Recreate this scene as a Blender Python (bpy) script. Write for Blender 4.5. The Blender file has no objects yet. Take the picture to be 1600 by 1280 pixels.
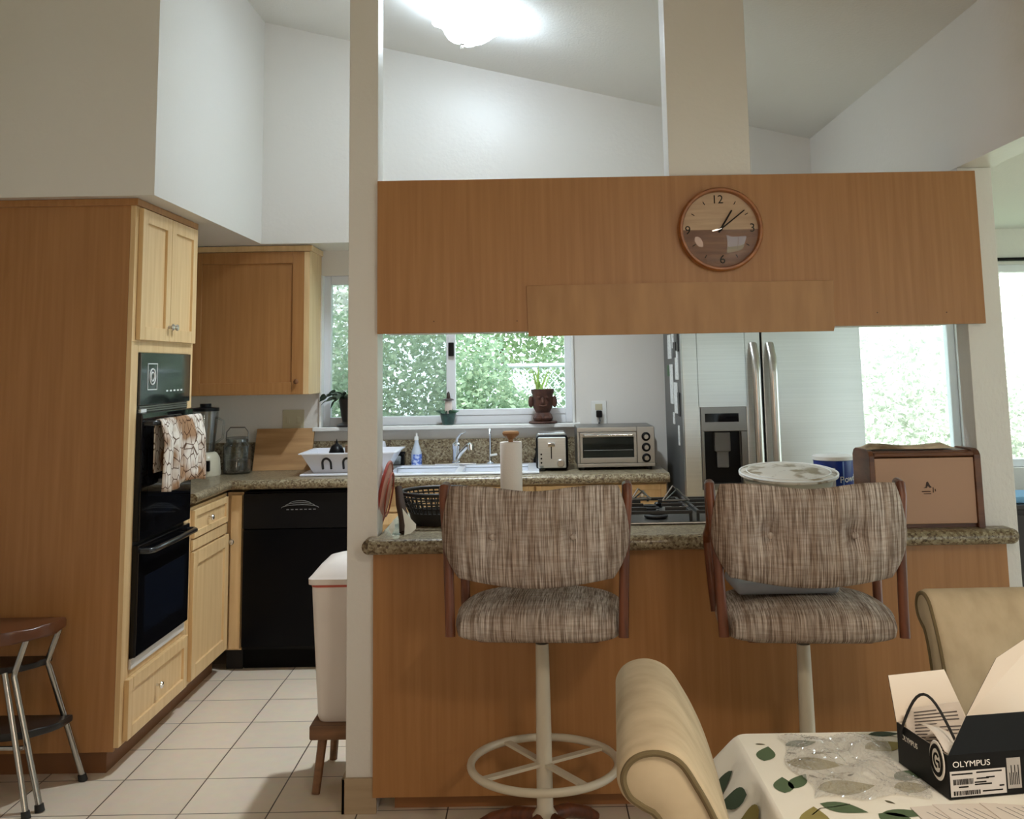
import bpy, bmesh, math, random
import numpy as np
from mathutils import Vector, Matrix
PI = math.pi
random.seed(7)
S = bpy.context.scene
C = S.collection
# ------------------------------------------------------------------ camera
cam = bpy.data.cameras.new('camera')
cam.sensor_width = 36.0
cam.lens = 36.11
cam.shift_x = -0.0170
cam.shift_y = -0.1721
cam.clip_start = 0.05
camo = bpy.data.objects.new('camera', cam)
C.objects.link(camo)
_p, _r = 0.130132, -0.017345
_f = Vector((0, math.cos(_p), math.sin(_p)))
_x = Vector((1, 0, 0))
_u = _x.cross(_f)
_x2 = _x * math.cos(_r) + _u * math.sin(_r)
_u2 = _u * math.cos(_r) - _x * math.sin(_r)
_m = Matrix((_x2, _u2, -_f)).transposed().to_4x4()
_m.translation = (0, 0, 1.5)
camo.matrix_world = _m
S.camera = camo
# ------------------------------------------------------------------ exposure, sky, sun, added fill lights
S.view_settings.view_transform = 'Standard'
S.view_settings.look = 'None'
S.view_settings.gamma = 1.0
S.view_settings.exposure = 0.0
S.view_settings.use_curve_mapping = False
W = bpy.data.worlds.new('sky')
S.world = W
W.use_nodes = True
bgn = W.node_tree.nodes['Background']
bgn.inputs[0].default_value = (0.80, 0.92, 1.0, 1)
bgn.inputs[1].default_value = 3.6


def light(name, kind, loc, aim, power, color, **k):
    d = bpy.data.lights.new(name, kind)
    d.energy = power
    d.color = color
    for a, b in k.items():
        setattr(d, a, b)
    o = bpy.data.objects.new(name, d)
    C.objects.link(o)
    o.location = loc
    o.rotation_euler = (Vector(aim) - Vector(loc)).to_track_quat('-Z', 'Y').to_euler()
    return o


light('sun', 'SUN', (-2, 1, 12), (0.8, 9, 0), 7.0, (1.0, 0.95, 0.86), angle=0.01)
# unseen warm fill disc added behind the viewer to light the bar side
light('dining_room_fill', 'AREA', (-0.4, -0.9, 1.5), (0.1, 3.5, 1.0), 15, (1.0, 0.74, 0.54), shape='DISK', size=1.0)
# overhead fill added out of view to brighten the tablecloth and chairs
light('table_fill', 'AREA', (0.95, 0.75, 2.25), (0.95, 1.15, 0.0), 20, (1.0, 0.86, 0.70), shape='DISK', size=0.4)
# ------------------------------------------------------------------ helpers


def lin(r, g, b):
    return tuple(((v / 255) / 12.92 if v / 255 <= 0.04045 else ((v / 255 + 0.055) / 1.055) ** 2.4) for v in (r, g, b))


def mat(name, col, rough=0.5, metal=0.0, col2=None, nscale=(8, 8, 8), detail=4, lo=0.35, hi=0.65, bump=0.0, bscale=(60, 60, 60), coat=0.0, spec=0.5):
    m = bpy.data.materials.new(name)
    m.use_nodes = True
    nt = m.node_tree
    b = nt.nodes['Principled BSDF']
    b.inputs['Base Color'].default_value = (*col, 1)
    b.inputs['Roughness'].default_value = rough
    b.inputs['Metallic'].default_value = metal
    b.inputs['Specular IOR Level'].default_value = spec
    if coat:
        b.inputs['Coat Weight'].default_value = coat
        b.inputs['Coat Roughness'].default_value = 0.1
    tc = nt.nodes.new('ShaderNodeTexCoord')

    def noise(scale, det):
        mp = nt.nodes.new('ShaderNodeMapping')
        mp.inputs['Scale'].default_value = scale
        n = nt.nodes.new('ShaderNodeTexNoise')
        n.inputs['Scale'].default_value = 1.0
        n.inputs['Detail'].default_value = det
        nt.links.new(tc.outputs['Object'], mp.inputs[0])
        nt.links.new(mp.outputs[0], n.inputs['Vector'])
        return n
    if col2:
        n = noise(nscale, detail)
        r = nt.nodes.new('ShaderNodeValToRGB')
        r.color_ramp.elements[0].position = lo
        r.color_ramp.elements[1].position = hi
        r.color_ramp.elements[0].color = (*col, 1)
        r.color_ramp.elements[1].color = (*col2, 1)
        nt.links.new(n.outputs['Fac'], r.inputs[0])
        nt.links.new(r.outputs[0], b.inputs['Base Color'])
    if bump:
        n = noise(bscale, 3)
        bp = nt.nodes.new('ShaderNodeBump')
        bp.inputs['Strength'].default_value = bump
        bp.inputs['Distance'].default_value = 0.004
        nt.links.new(n.outputs['Fac'], bp.inputs['Height'])
        nt.links.new(bp.outputs[0], b.inputs['Normal'])
    return m


def emat(name, col, strength):
    m = mat(name, col, 0.4)
    b = m.node_tree.nodes['Principled BSDF']
    b.inputs['Emission Color'].default_value = (*col, 1)
    b.inputs['Emission Strength'].default_value = strength
    return m


def glassmat(name, tint=(1, 1, 1), gloss=0.08, rough=0.02, body=None, bodyw=0.0, fres=0.5):
    """thin clear sheet: mostly see-through, a little mirror, optionally a little milky body"""
    m = bpy.data.materials.new(name)
    m.use_nodes = True
    nt = m.node_tree
    nt.nodes.remove(nt.nodes['Principled BSDF'])
    out = nt.nodes['Material Output']
    t = nt.nodes.new('ShaderNodeBsdfTransparent')
    t.inputs[0].default_value = (*tint, 1)
    g = nt.nodes.new('ShaderNodeBsdfGlossy')
    g.inputs['Roughness'].default_value = rough
    mx = nt.nodes.new('ShaderNodeMixShader')
    lw = nt.nodes.new('ShaderNodeLayerWeight')
    lw.inputs[0].default_value = 0.25
    ma = nt.nodes.new('ShaderNodeMath')
    ma.operation = 'MULTIPLY_ADD'
    ma.inputs[1].default_value = fres
    ma.inputs[2].default_value = gloss
    nt.links.new(lw.outputs['Fresnel'], ma.inputs[0])
    nt.links.new(ma.outputs[0], mx.inputs[0])
    src = t
    if body:
        d = nt.nodes.new('ShaderNodeBsdfDiffuse')
        d.inputs[0].default_value = (*body, 1)
        m2 = nt.nodes.new('ShaderNodeMixShader')
        m2.inputs[0].default_value = bodyw
        nt.links.new(t.outputs[0], m2.inputs[1])
        nt.links.new(d.outputs[0], m2.inputs[2])
        src = m2
    nt.links.new(src.outputs[0], mx.inputs[1])
    nt.links.new(g.outputs[0], mx.inputs[2])
    nt.links.new(mx.outputs[0], out.inputs[0])
    return m


WL = {}


class MB:
    def __init__(s):
        s.bm = bmesh.new()
        s.wn = False

    def _begin(s):
        for f in s.bm.faces:
            f.tag = True

    def _end(s, mi):
        if mi:
            for f in s.bm.faces:
                if not f.tag:
                    f.material_index = mi

    def box(s, x0, x1, y0, y1, z0, z1, bev=0.0, seg=2, mi=0):
        s._begin()
        vs = [s.bm.verts.new((x, y, z)) for x in (x0, x1) for y in (y0, y1) for z in (z0, z1)]
        fs = [s.bm.faces.new([vs[i] for i in q]) for q in ((0, 1, 3, 2), (4, 6, 7, 5), (0, 4, 5, 1), (2, 3, 7, 6), (0, 2, 6, 4), (1, 5, 7, 3))]
        if bev:
            s.wn = True
            es = list({e for f in fs for e in f.edges})
            bmesh.ops.bevel(s.bm, geom=es, offset=bev, segments=seg, affect='EDGES', profile=0.5)
        s._end(mi)
        return s

    def prism(s, poly, axis, a, b, bev=0.0, seg=2, mi=0):
        """poly = 2-D points; axis 'x': (y,z), 'y': (x,z), 'z': (x,y); extruded from a to b"""
        s._begin()

        def P(p, t):
            return {'x': (t, p[0], p[1]), 'y': (p[0], t, p[1]), 'z': (p[0], p[1], t)}[axis]
        A = [s.bm.verts.new(P(p, a)) for p in poly]
        B = [s.bm.verts.new(P(p, b)) for p in poly]
        n = len(poly)
        f0 = s.bm.faces.new(A)
        f1 = s.bm.faces.new(B[::-1])
        for i in range(n):
            s.bm.faces.new((A[i], B[i], B[(i + 1) % n], A[(i + 1) % n]))
        if bev:
            s.wn = True
            es = list(f0.edges) + list(f1.edges)
            bmesh.ops.bevel(s.bm, geom=es, offset=bev, segments=seg, affect='EDGES', profile=0.5)
        s._end(mi)
        return s

    def loops(s, rings, closed=False, cap=True, mi=0):
        s._begin()
        R = [[s.bm.verts.new(p) for p in r] for r in rings]
        n = len(R[0])
        m = len(R)
        for i in range(m if closed else m - 1):
            a, b = R[i], R[(i + 1) % m]
            for j in range(n):
                s.bm.faces.new((a[j], a[(j + 1) % n], b[(j + 1) % n], b[j]))
        if cap and not closed:
            s.bm.faces.new(R[0][::-1])
            s.bm.faces.new(R[-1])
        s._end(mi)
        return s

    def tube(s, pts, r, n=10, closed=False, cap=True, mi=0, flat=1.0):
        pts = [Vector(p) for p in pts]
        m = len(pts)
        rs = r if isinstance(r, (list, tuple)) else [r] * m
        rings = []
        prev = None
        for i in range(m):
            if closed:
                t = pts[(i + 1) % m] - pts[i - 1]
            else:
                t = pts[min(i + 1, m - 1)] - pts[max(i - 1, 0)]
            t.normalize()
            if prev is None:
                a = Vector((0, 0, 1)) if abs(t.z) < 0.9 else Vector((1, 0, 0))
                u = t.cross(a).normalized()
            else:
                u = (prev - t * prev.dot(t)).normalized()
            prev = u
            v = t.cross(u)
            rings.append([pts[i] + u * (rs[i] * math.cos(2 * PI * k / n)) + v * (rs[i] * flat * math.sin(2 * PI * k / n)) for k in range(n)])
        return s.loops(rings, closed, cap, mi)

    def lathe(s, prof, c=(0, 0, 0), n=32, axis='z', mi=0, cap=True):
        """prof = (radius, height) points turned about an axis through c"""
        rings = []
        for r, h in prof:
            ring = []
            for k in range(n):
                a = 2 * PI * k / n
                x, y = max(r, 1e-4) * math.cos(a), max(r, 1e-4) * math.sin(a)
                p = {'z': (x, y, h), 'y': (x, h, y), 'x': (h, x, y)}[axis]
                ring.append((c[0] + p[0], c[1] + p[1], c[2] + p[2]))
            rings.append(ring)
        return s.loops(rings, False, cap, mi)

    def cyl(s, c, r, h, axis='z', n=24, mi=0, e=0.0):
        p = [(r, 0), (r, h)] if not e else [(r - e, 0), (r, e), (r, h - e), (r - e, h)]
        return s.lathe(p, c, n, axis, mi)

    def ring(s, c, R, r, axis='z', n=48, m=10, mi=0, sx=1.0, sy=1.0):
        pts = []
        for k in range(n):
            a = 2 * PI * k / n
            x, y = R * sx * math.cos(a), R * sy * math.sin(a)
            p = {'z': (x, y, 0), 'y': (x, 0, y), 'x': (0, x, y)}[axis]
            pts.append((c[0] + p[0], c[1] + p[1], c[2] + p[2]))
        return s.tube(pts, r, m, True, mi=mi)

    def grid(s, fn, nu, nv, mi=0):
        s._begin()
        V = [[s.bm.verts.new(fn(i / nu, j / nv)) for j in range(nv + 1)] for i in range(nu + 1)]
        for i in range(nu):
            for j in range(nv):
                s.bm.faces.new((V[i][j], V[i + 1][j], V[i + 1][j + 1], V[i][j + 1]))
        s._end(mi)
        return s

    def poly(s, pts, mi=0):
        s._begin()
        s.bm.faces.new([s.bm.verts.new(p) for p in pts])
        s._end(mi)
        return s

    def slab(s, pts, n, t, mi=0):
        """flat outline given a thickness t along n"""
        n = Vector(n).normalized() * t
        a = [Vector(p) for p in pts]
        return s.loops([a, [p + n for p in a]], False, True, mi)

    def build(s, name, m, parent=None, world=True, smooth=38, fixn=True):
        if fixn:
            bmesh.ops.recalc_face_normals(s.bm, faces=s.bm.faces[:])
        me = bpy.data.meshes.new(name)
        s.bm.to_mesh(me)
        s.bm.free()
        if parent is not None and world:
            me.transform(Matrix.Translation(-Vector(WL[parent.name])))
        for x in (m if isinstance(m, (list, tuple)) else [m]):
            me.materials.append(x)
        if smooth:
            me.shade_smooth()
            me.set_sharp_from_angle(angle=math.radians(smooth))
        o = bpy.data.objects.new(name, me)
        C.objects.link(o)
        o.parent = parent
        if s.wn and smooth:
            wnm = o.modifiers.new('weighted_normals', 'WEIGHTED_NORMAL')
            wnm.keep_sharp = True
            wnm.weight = 100
        WL[o.name] = WL[parent.name] if parent is not None else (0, 0, 0)
        return o


def thing(name, label, cat, loc=(0, 0, 0), rotz=0, group=None):
    o = bpy.data.objects.new(name, None)
    C.objects.link(o)
    o.location = loc
    o.rotation_euler = (0, 0, rotz)
    o['label'] = label
    o['category'] = cat
    if group:
        o['group'] = group
    o.empty_display_size = 0.05
    WL[o.name] = tuple(loc)
    return o


def tag(o, label, cat, group=None, kind=None):
    o['label'] = label
    o['category'] = cat
    if group:
        o['group'] = group
    if kind:
        o['kind'] = kind
    return o


def struct(name, mb, m, label=None, parent=None, smooth=38):
    o = mb.build(name, m, parent, smooth=smooth)
    if parent is None:
        o['kind'] = 'structure'
        o['label'] = label or name.replace('_', ' ')
        o['category'] = name.split('_')[0]
    return o


def text(txt, name, size, loc, rot, m, parent, ext=0.0004, align='CENTER', sx=1.0):
    cu = bpy.data.curves.new(name, 'FONT')
    cu.body = txt
    cu.size = size
    cu.extrude = ext
    cu.align_x = align
    cu.align_y = 'CENTER'
    t = bpy.data.objects.new(name + '_tmp', cu)
    C.objects.link(t)
    dg = bpy.context.evaluated_depsgraph_get()
    me = bpy.data.meshes.new_from_object(t.evaluated_get(dg))
    bpy.data.objects.remove(t)
    M4 = Matrix.Translation(Vector(loc) - Vector(WL[parent.name])) @ rot.to_4x4() @ Matrix.Diagonal((sx, 1, 1, 1))
    me.transform(M4)
    me.materials.clear()
    me.materials.append(m)
    me.name = name
    o = bpy.data.objects.new(name, me)
    C.objects.link(o)
    o.parent = parent
    WL[o.name] = WL[parent.name]
    return o


FACE_Y = Matrix.Rotation(PI / 2, 3, 'X')                       # text read from -Y
# ------------------------------------------------------------------ materials
PAINT = mat('wall_paint', (0.76, 0.735, 0.695), 0.36, bump=0.25, bscale=(45, 45, 45))
CEILP = mat('ceiling_paint', (0.80, 0.79, 0.75), 0.85, bump=0.35, bscale=(90, 90, 90))
MAPLE = mat('maple_veneer', lin(160, 110, 62), 0.42, col2=lin(174, 124, 74), nscale=(55, 55, 2.2), detail=7, lo=0.3, hi=0.72, bump=0.03, bscale=(80, 80, 6))


def add_knots(m):
    nt = m.node_tree
    b = nt.nodes['Principled BSDF']
    src = b.inputs['Base Color'].links[0].from_socket
    tc = nt.nodes.new('ShaderNodeTexCoord')
    mp = nt.nodes.new('ShaderNodeMapping')
    mp.inputs['Scale'].default_value = (4.2, 0.0, 5.2)
    v = nt.nodes.new('ShaderNodeTexVoronoi')
    v.inputs['Scale'].default_value = 1
    r = nt.nodes.new('ShaderNodeValToRGB')
    r.color_ramp.elements[0].position = 0.012
    r.color_ramp.elements[0].color = (0.62, 0.55, 0.48, 1)
    r.color_ramp.elements[1].position = 0.034
    r.color_ramp.elements[1].color = (1, 1, 1, 1)
    mx = nt.nodes.new('ShaderNodeMix')
    mx.data_type = 'RGBA'
    mx.blend_type = 'MULTIPLY'
    mx.inputs[0].default_value = 1
    nt.links.new(tc.outputs['Object'], mp.inputs[0])
    nt.links.new(mp.outputs[0], v.inputs['Vector'])
    nt.links.new(v.outputs['Distance'], r.inputs[0])
    nt.links.new(src, mx.inputs[6])
    nt.links.new(r.outputs[0], mx.inputs[7])
    nt.links.new(mx.outputs[2], b.inputs['Base Color'])


add_knots(MAPLE)
MAPLEH = mat('maple_solid', lin(212, 176, 126), 0.4, col2=lin(228, 196, 148), nscale=(34, 34, 2.2), detail=5, lo=0.3, hi=0.7)
PATCHW = mat('maple_patch_veneer', lin(160, 114, 68), 0.45, col2=lin(180, 134, 86), nscale=(16, 16, 3.0), detail=6, lo=0.3, hi=0.7)
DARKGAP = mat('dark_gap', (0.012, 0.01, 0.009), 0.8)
WHITE = mat('white_paint', (0.80, 0.80, 0.78), 0.4)
VINYL = mat('white_vinyl', (0.78, 0.80, 0.84), 0.35)
BLACKGL = mat('black_glass', (0.004, 0.004, 0.005), 0.06, spec=0.25)
BLACKPL = mat('black_plastic', (0.005, 0.005, 0.006), 0.32, spec=0.18)
BLACKMT = mat('black_matte', (0.005, 0.005, 0.005), 0.7, spec=0.1)
CHROME = mat('chrome', (0.82, 0.83, 0.85), 0.08, 1.0)
NICKEL = mat('brushed_nickel', (0.55, 0.53, 0.50), 0.28, 1.0)
STEEL = mat('stainless_steel', (0.56, 0.58, 0.575), 0.36, 1.0, col2=(0.61, 0.63, 0.625), nscale=(2, 2, 220), detail=2, lo=0.3, hi=0.7)
STEELD = mat('dark_stainless', (0.23, 0.225, 0.215), 0.35, 1.0)
STEELM = mat('mid_stainless', (0.42, 0.41, 0.39), 0.38, 1.0)
GREYSIDE = mat('grey_enamel', (0.085, 0.088, 0.09), 0.4)
GLASS = glassmat('window_glass', (0.97, 0.99, 0.98), 0.0, fres=0.12)
SCREEN = glassmat('insect_screen', (0.80, 0.82, 0.82), 0.0, 0.6, (0.62, 0.62, 0.60), 0.16)
CLEAR = glassmat('clear_glass', (0.82, 0.85, 0.86), 0.10, 0.03)
FILM = glassmat('clear_film', (0.985, 0.985, 0.98), 0.10, 0.10, (0.9, 0.89, 0.87), 0.26)
CLOCKGL = glassmat('clock_glass', (0.97, 0.97, 0.96), 0.03, 0.03)


def tile_material():
    m = mat('floor_tile', (0.5, 0.42, 0.33), 0.30)
    nt = m.node_tree
    b = nt.nodes['Principled BSDF']
    tc = nt.nodes.new('ShaderNodeTexCoord')
    mp = nt.nodes.new('ShaderNodeMapping')
    mp.inputs['Location'].default_value = (1.545 / 0.3075 + 20, -3.755 / 0.3075 + 30, 0)
    mp.inputs['Scale'].default_value = (1 / 0.3075, 1 / 0.3075, 1)
    br = nt.nodes.new('ShaderNodeTexBrick')
    br.offset = 0
    br.squash = 1
    br.inputs['Scale'].default_value = 1
    br.inputs['Brick Width'].default_value = 1
    br.inputs['Row Height'].default_value = 1
    br.inputs['Mortar Size'].default_value = 0.0085
    br.inputs['Mortar Smooth'].default_value = 0.15
    br.inputs['Color1'].default_value = (*lin(236, 220, 200), 1)
    br.inputs['Color2'].default_value = (*lin(228, 211, 190), 1)
    br.inputs['Mortar'].default_value = (*lin(84, 70, 56), 1)
    nt.links.new(tc.outputs['Object'], mp.inputs[0])
    nt.links.new(mp.outputs[0], br.inputs[0])
    n = nt.nodes.new('ShaderNodeTexNoise')
    n.inputs['Scale'].default_value = 22
    n.inputs['Detail'].default_value = 5
    nt.links.new(tc.outputs['Object'], n.inputs['Vector'])
    mx = nt.nodes.new('ShaderNodeMix')
    mx.data_type = 'RGBA'
    mx.blend_type = 'MULTIPLY'
    mx.inputs[0].default_value = 0.16
    nt.links.new(br.outputs[0], mx.inputs[6])
    nt.links.new(n.outputs['Color'], mx.inputs[7])
    nt.links.new(mx.outputs[2], b.inputs['Base Color'])
    return m


def granite_material():
    m = mat('granite', (0.3, 0.26, 0.2), 0.30)
    nt = m.node_tree
    b = nt.nodes['Principled BSDF']
    tc = nt.nodes.new('ShaderNodeTexCoord')
    v = nt.nodes.new('ShaderNodeTexVoronoi')
    v.inputs['Scale'].default_value = 130
    n = nt.nodes.new('ShaderNodeTexNoise')
    n.inputs['Scale'].default_value = 45
    n.inputs['Detail'].default_value = 8
    n.inputs['Roughness'].default_value = 0.7
    nt.links.new(tc.outputs['Object'], v.inputs['Vector'])
    nt.links.new(tc.outputs['Object'], n.inputs['Vector'])
    sp = nt.nodes.new('ShaderNodeSeparateColor')
    nt.links.new(v.outputs['Color'], sp.inputs[0])
    ma = nt.nodes.new('ShaderNodeMath')
    ma.operation = 'ADD'
    nt.links.new(sp.outputs[0], ma.inputs[0])
    nt.links.new(n.outputs['Fac'], ma.inputs[1])
    mb = nt.nodes.new('ShaderNodeMath')
    mb.operation = 'MULTIPLY'
    mb.inputs[1].default_value = 0.55
    nt.links.new(ma.outputs[0], mb.inputs[0])
    r = nt.nodes.new('ShaderNodeValToRGB')
    e = r.color_ramp.elements
    e[0].position = 0.16
    e[0].color = (*lin(40, 32, 26), 1)
    e[1].position = 0.9
    e[1].color = (*lin(176, 164, 140), 1)
    for p, c in ((0.34, lin(96, 78, 56)), (0.52, lin(126, 112, 86)), (0.70, lin(146, 136, 112))):
        k = e.new(p)
        k.color = (*c, 1)
    nt.links.new(mb.outputs[0], r.inputs[0])
    nt.links.new(r.outputs[0], b.inputs['Base Color'])
    return m


def tweed_material():
    m = mat('striped_tweed', (0.3, 0.25, 0.2), 0.95, spec=0.1)
    nt = m.node_tree
    b = nt.nodes['Principled BSDF']
    tc = nt.nodes.new('ShaderNodeTexCoord')

    def noise(sc, det, rough=0.6):
        mp = nt.nodes.new('ShaderNodeMapping')
        mp.inputs['Scale'].default_value = sc
        n = nt.nodes.new('ShaderNodeTexNoise')
        n.inputs['Scale'].default_value = 1
        n.inputs['Detail'].default_value = det
        n.inputs['Roughness'].default_value = rough
        nt.links.new(tc.outputs['Object'], mp.inputs[0])
        nt.links.new(mp.outputs[0], n.inputs['Vector'])
        return n
    fine = noise((300, 10, 9), 3)
    broad = noise((17, 0.5, 0.7), 2)
    cross = noise((9, 40, 120), 2)

    def ramp(n, a, c1, p, c2):
        r = nt.nodes.new('ShaderNodeValToRGB')
        r.color_ramp.elements[0].position = a
        r.color_ramp.elements[0].color = (*c1, 1)
        r.color_ramp.elements[1].position = p
        r.color_ramp.elements[1].color = (*c2, 1)
        nt.links.new(n.outputs['Fac'], r.inputs[0])
        return r
    r1 = ramp(fine, 0.38, lin(136, 122, 110), 0.62, lin(220, 210, 198))
    r2 = ramp(broad, 0.36, lin(208, 196, 190), 0.62, lin(250, 250, 255))
    r3 = ramp(cross, 0.38, lin(236, 230, 226), 0.58, lin(255, 255, 255))
    prev = r1
    for r in (r2, r3):
        mx = nt.nodes.new('ShaderNodeMix')
        mx.data_type = 'RGBA'
        mx.blend_type = 'MULTIPLY'
        mx.inputs[0].default_value = 1
        nt.links.new(prev.outputs[2] if prev.bl_idname == 'ShaderNodeMix' else prev.outputs[0], mx.inputs[6])
        nt.links.new(r.outputs[0], mx.inputs[7])
        prev = mx
    nt.links.new(prev.outputs[2], b.inputs['Base Color'])
    bp = nt.nodes.new('ShaderNodeBump')
    bp.inputs['Strength'].default_value = 0.5
    bp.inputs['Distance'].default_value = 0.003
    nt.links.new(fine.outputs['Fac'], bp.inputs['Height'])
    nt.links.new(bp.outputs[0], b.inputs['Normal'])
    return m


TILE = tile_material()
GRANITE = granite_material()
TWEED = tweed_material()
REDWOOD = mat('red_brown_wood', lin(120, 66, 38), 0.4, col2=lin(88, 46, 27), nscale=(40, 40, 4))
CREAMMETAL = mat('cream_metal', lin(206, 196, 176), 0.35)
VELVET = mat('beige_suede', lin(174, 157, 130), 0.9, col2=lin(197, 180, 152), nscale=(9, 14, 9), lo=0.35, hi=0.7, bump=0.15, bscale=(25, 60, 25), spec=0.15)
PIPING = mat('suede_piping', lin(104, 90, 62), 0.9)
CREAMC = mat('cream_ceramic', lin(205, 198, 176), 0.35)
RUBBER = mat('black_rubber', (0.012, 0.012, 0.012), 0.7)

# ------------------------------------------------------------------ the setting


def zc(x):
    return 2.749 + 0.2385 * (1.585 - x)


struct('floor', MB().box(-2.5, 5.2, -2.5, 6.2, -0.1, 0.0), TILE, 'beige square ceramic tile floor')
struct('ceiling', MB().prism([(-2.5, zc(-2.5)), (1.585, zc(1.585)), (1.71, zc(1.71)), (1.71, zc(1.71) + .15), (-2.5, zc(-2.5) + .15)], 'y', -2.5, 6.2), CEILP, 'sloping grey ceiling over kitchen')
struct('ceiling_sunroom', MB().box(1.71, 5.2, -2.5, 6.2, 2.27, 2.37), CEILP, 'low flat ceiling of the next room')
struct('wall_left', MB().box(-2.5, -2.25, -2.5, 6.2, 0, 4.0), PAINT, 'wall behind the tall cabinet')
struct('wall_left_upper', MB().prism([(-2.25, 2.207), (-1.49, 2.207), (-1.49, zc(-1.49)), (-2.25, zc(-2.25))], 'y', 4.03, 6.05), PAINT, 'boxed-out wall above the tall oven cabinet')
struct('wall_back_upper', MB().prism([(-1.49, 2.207), (1.585, 2.207), (1.585, zc(1.585)), (-1.49, zc(-1.49))], 'y', 5.66, 6.05), PAINT, 'boxed-out white wall above the sink window')
WX0, WX1, WZ0, WZ1 = -1.235, 0.245, 1.18, 2.06
AX0, AX1, AZ0, AZ1 = 1.74, 2.50, 0.88, 2.06
BX0, BX1 = 2.70, 4.40
wb = MB()
Y0, Y1 = 6.05, 6.2
wb.box(-2.5, WX0, Y0, Y1, 0, 3.9).box(WX0, WX1, Y0, Y1, 0, WZ0).box(WX0, WX1, Y0, Y1, WZ1, 3.9)
wb.box(WX1, AX0, Y0, Y1, 0, 3.4).box(AX0, AX1, Y0, Y1, 0, AZ0).box(AX0, AX1, Y0, Y1, AZ1, 3.0)
wb.box(AX1, BX0, Y0, Y1, 0, 3.0).box(BX0, BX1, Y0, Y1, 0, AZ0).box(BX0, BX1, Y0, Y1, AZ1, 3.0).box(BX1, 5.2, Y0, Y1, 0, 3.0)
struct('wall_back', wb, PAINT, 'window wall behind the sink and beyond the fridge')
struct('wall_right', MB().box(1.585, 1.71, -2.5, 6.05, 2.207, zc(1.585) + .06), PAINT, 'white header wall running back above the bar')
struct('wall_sunroom', MB().box(5.0, 5.2, -2.5, 2.2, 0, 2.27).box(5.0, 5.2, 5.4, 6.05, 0, 2.27).box(5.0, 5.2, 2.2, 5.4, 0, 0.3).box(5.0, 5.2, 2.2, 5.4, 2.08, 2.27), PAINT, 'far side wall of the next room')
struct('wall_front', MB().box(-2.25, 2.2, -2.5, -2.3, 0, 3.7).box(4.6, 5.0, -2.5, -2.3, 0, 3.0).box(2.2, 4.6, -2.5, -2.3, 0, 0.25).box(2.2, 4.6, -2.5, -2.3, 2.1, 3.0), PAINT, 'dining room wall behind the viewer')
gw = MB().box(2.2, 2.25, -2.45, -2.38, .25, 2.1).box(4.55, 4.6, -2.45, -2.38, .25, 2.1).box(3.37, 3.43, -2.45, -2.38, .25, 2.1).box(2.25, 4.55, -2.45, -2.38, .25, .30).box(2.25, 4.55, -2.45, -2.38, 2.05, 2.1)
w4 = struct('window_4', gw, VINYL, 'dining room window behind the viewer')
MB().box(2.25, 4.55, -2.42, -2.415, .30, 2.05).build('glass_pane', GLASS, w4)
gw = MB().box(5.08, 5.14, 2.2, 2.25, .3, 2.08).box(5.08, 5.14, 5.35, 5.4, .3, 2.08).box(5.08, 5.14, 3.77, 3.83, .3, 2.08).box(5.08, 5.14, 2.25, 5.35, .3, .35).box(5.08, 5.14, 2.25, 5.35, 2.03, 2.08)
w5 = struct('window_5', gw, VINYL, 'side window of the next room')
MB().box(5.108, 5.112, 2.25, 5.35, .35, 2.03).build('glass_pane', GLASS, w5)
# posts
struct('trim_1', MB().box(-0.664, -0.556, 3.74, 3.868, 0.0, zc(-0.61), 0.004), PAINT, 'tall square wall post at the bar end')
struct('trim_2', MB().box(0.519, 0.823, 3.735, 3.868, 2.192, zc(0.67), 0.004), PAINT, 'wide upper post above the wood bar panel')
PAINTR = mat('textured_post_paint', (0.76, 0.745, 0.72), 0.40, bump=0.6, bscale=(70, 70, 40))
struct('trim_3', MB().box(1.585, 1.712, 3.742, 3.85, 0.0, 2.207, 0.004), PAINTR, 'textured post at the far bar end')
BASEW = mat('baseboard_wood', lin(168, 146, 118), 0.5, col2=lin(180, 158, 130), nscale=(3, 3, 40))
struct('baseboard_post', MB().box(-0.676, -0.556, 3.727, 3.74, 0.0, 0.115, 0.002).box(-0.676, -0.664, 3.727, 3.88, 0.0, 0.115, 0.002), BASEW, 'wooden baseboard round the foot of the bar post')

# windows


def window(name, label, x0, x1, z0, z1, mull, screen=None, fr=0.05):
    f = MB()
    y0, y1 = 6.10, 6.16
    f.box(x0, x0 + fr, y0, y1, z0, z1, 0.004).box(x1 - fr, x1, y0, y1, z0, z1, 0.004)
    f.box(x0 + fr, x1 - fr, y0, y1, z0, z0 + fr, 0.004).box(x0 + fr, x1 - fr, y0, y1, z1 - fr, z1, 0.004)
    w = f.build(name, VINYL)
    w['kind'] = 'structure'
    w['label'] = label
    w['category'] = 'window'
    s = MB()
    for m in mull:
        s.box(m - 0.027, m + 0.027, 6.085, 6.13, z0 + fr, z1 - fr, 0.004)
    # sliding sash rails
    s.box(mull[-1] + 0.027, x1 - fr, 6.095, 6.125, z0 + fr, z0 + fr + 0.035, 0.003)
    s.box(mull[-1] + 0.027, x1 - fr, 6.095, 6.125, z1 - fr - 0.035, z1 - fr, 0.003)
    s.build('window_sash', VINYL, w)
    g = MB().box(x0 + fr, mull[0] - 0.027, 6.128, 6.132, z0 + fr, z1 - fr).build('glass_pane', GLASS, w)
    g = MB().box(mull[-1] + 0.027, x1 - fr, 6.106, 6.110, z0 + fr + .035, z1 - fr - .035).build('glass_pane', GLASS, w)
    if screen:
        MB().box(x0 + fr, mull[0] - 0.027, 6.145, 6.147, z0 + fr, z1 - fr).build('insect_screen', SCREEN, w)
    return w


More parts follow.
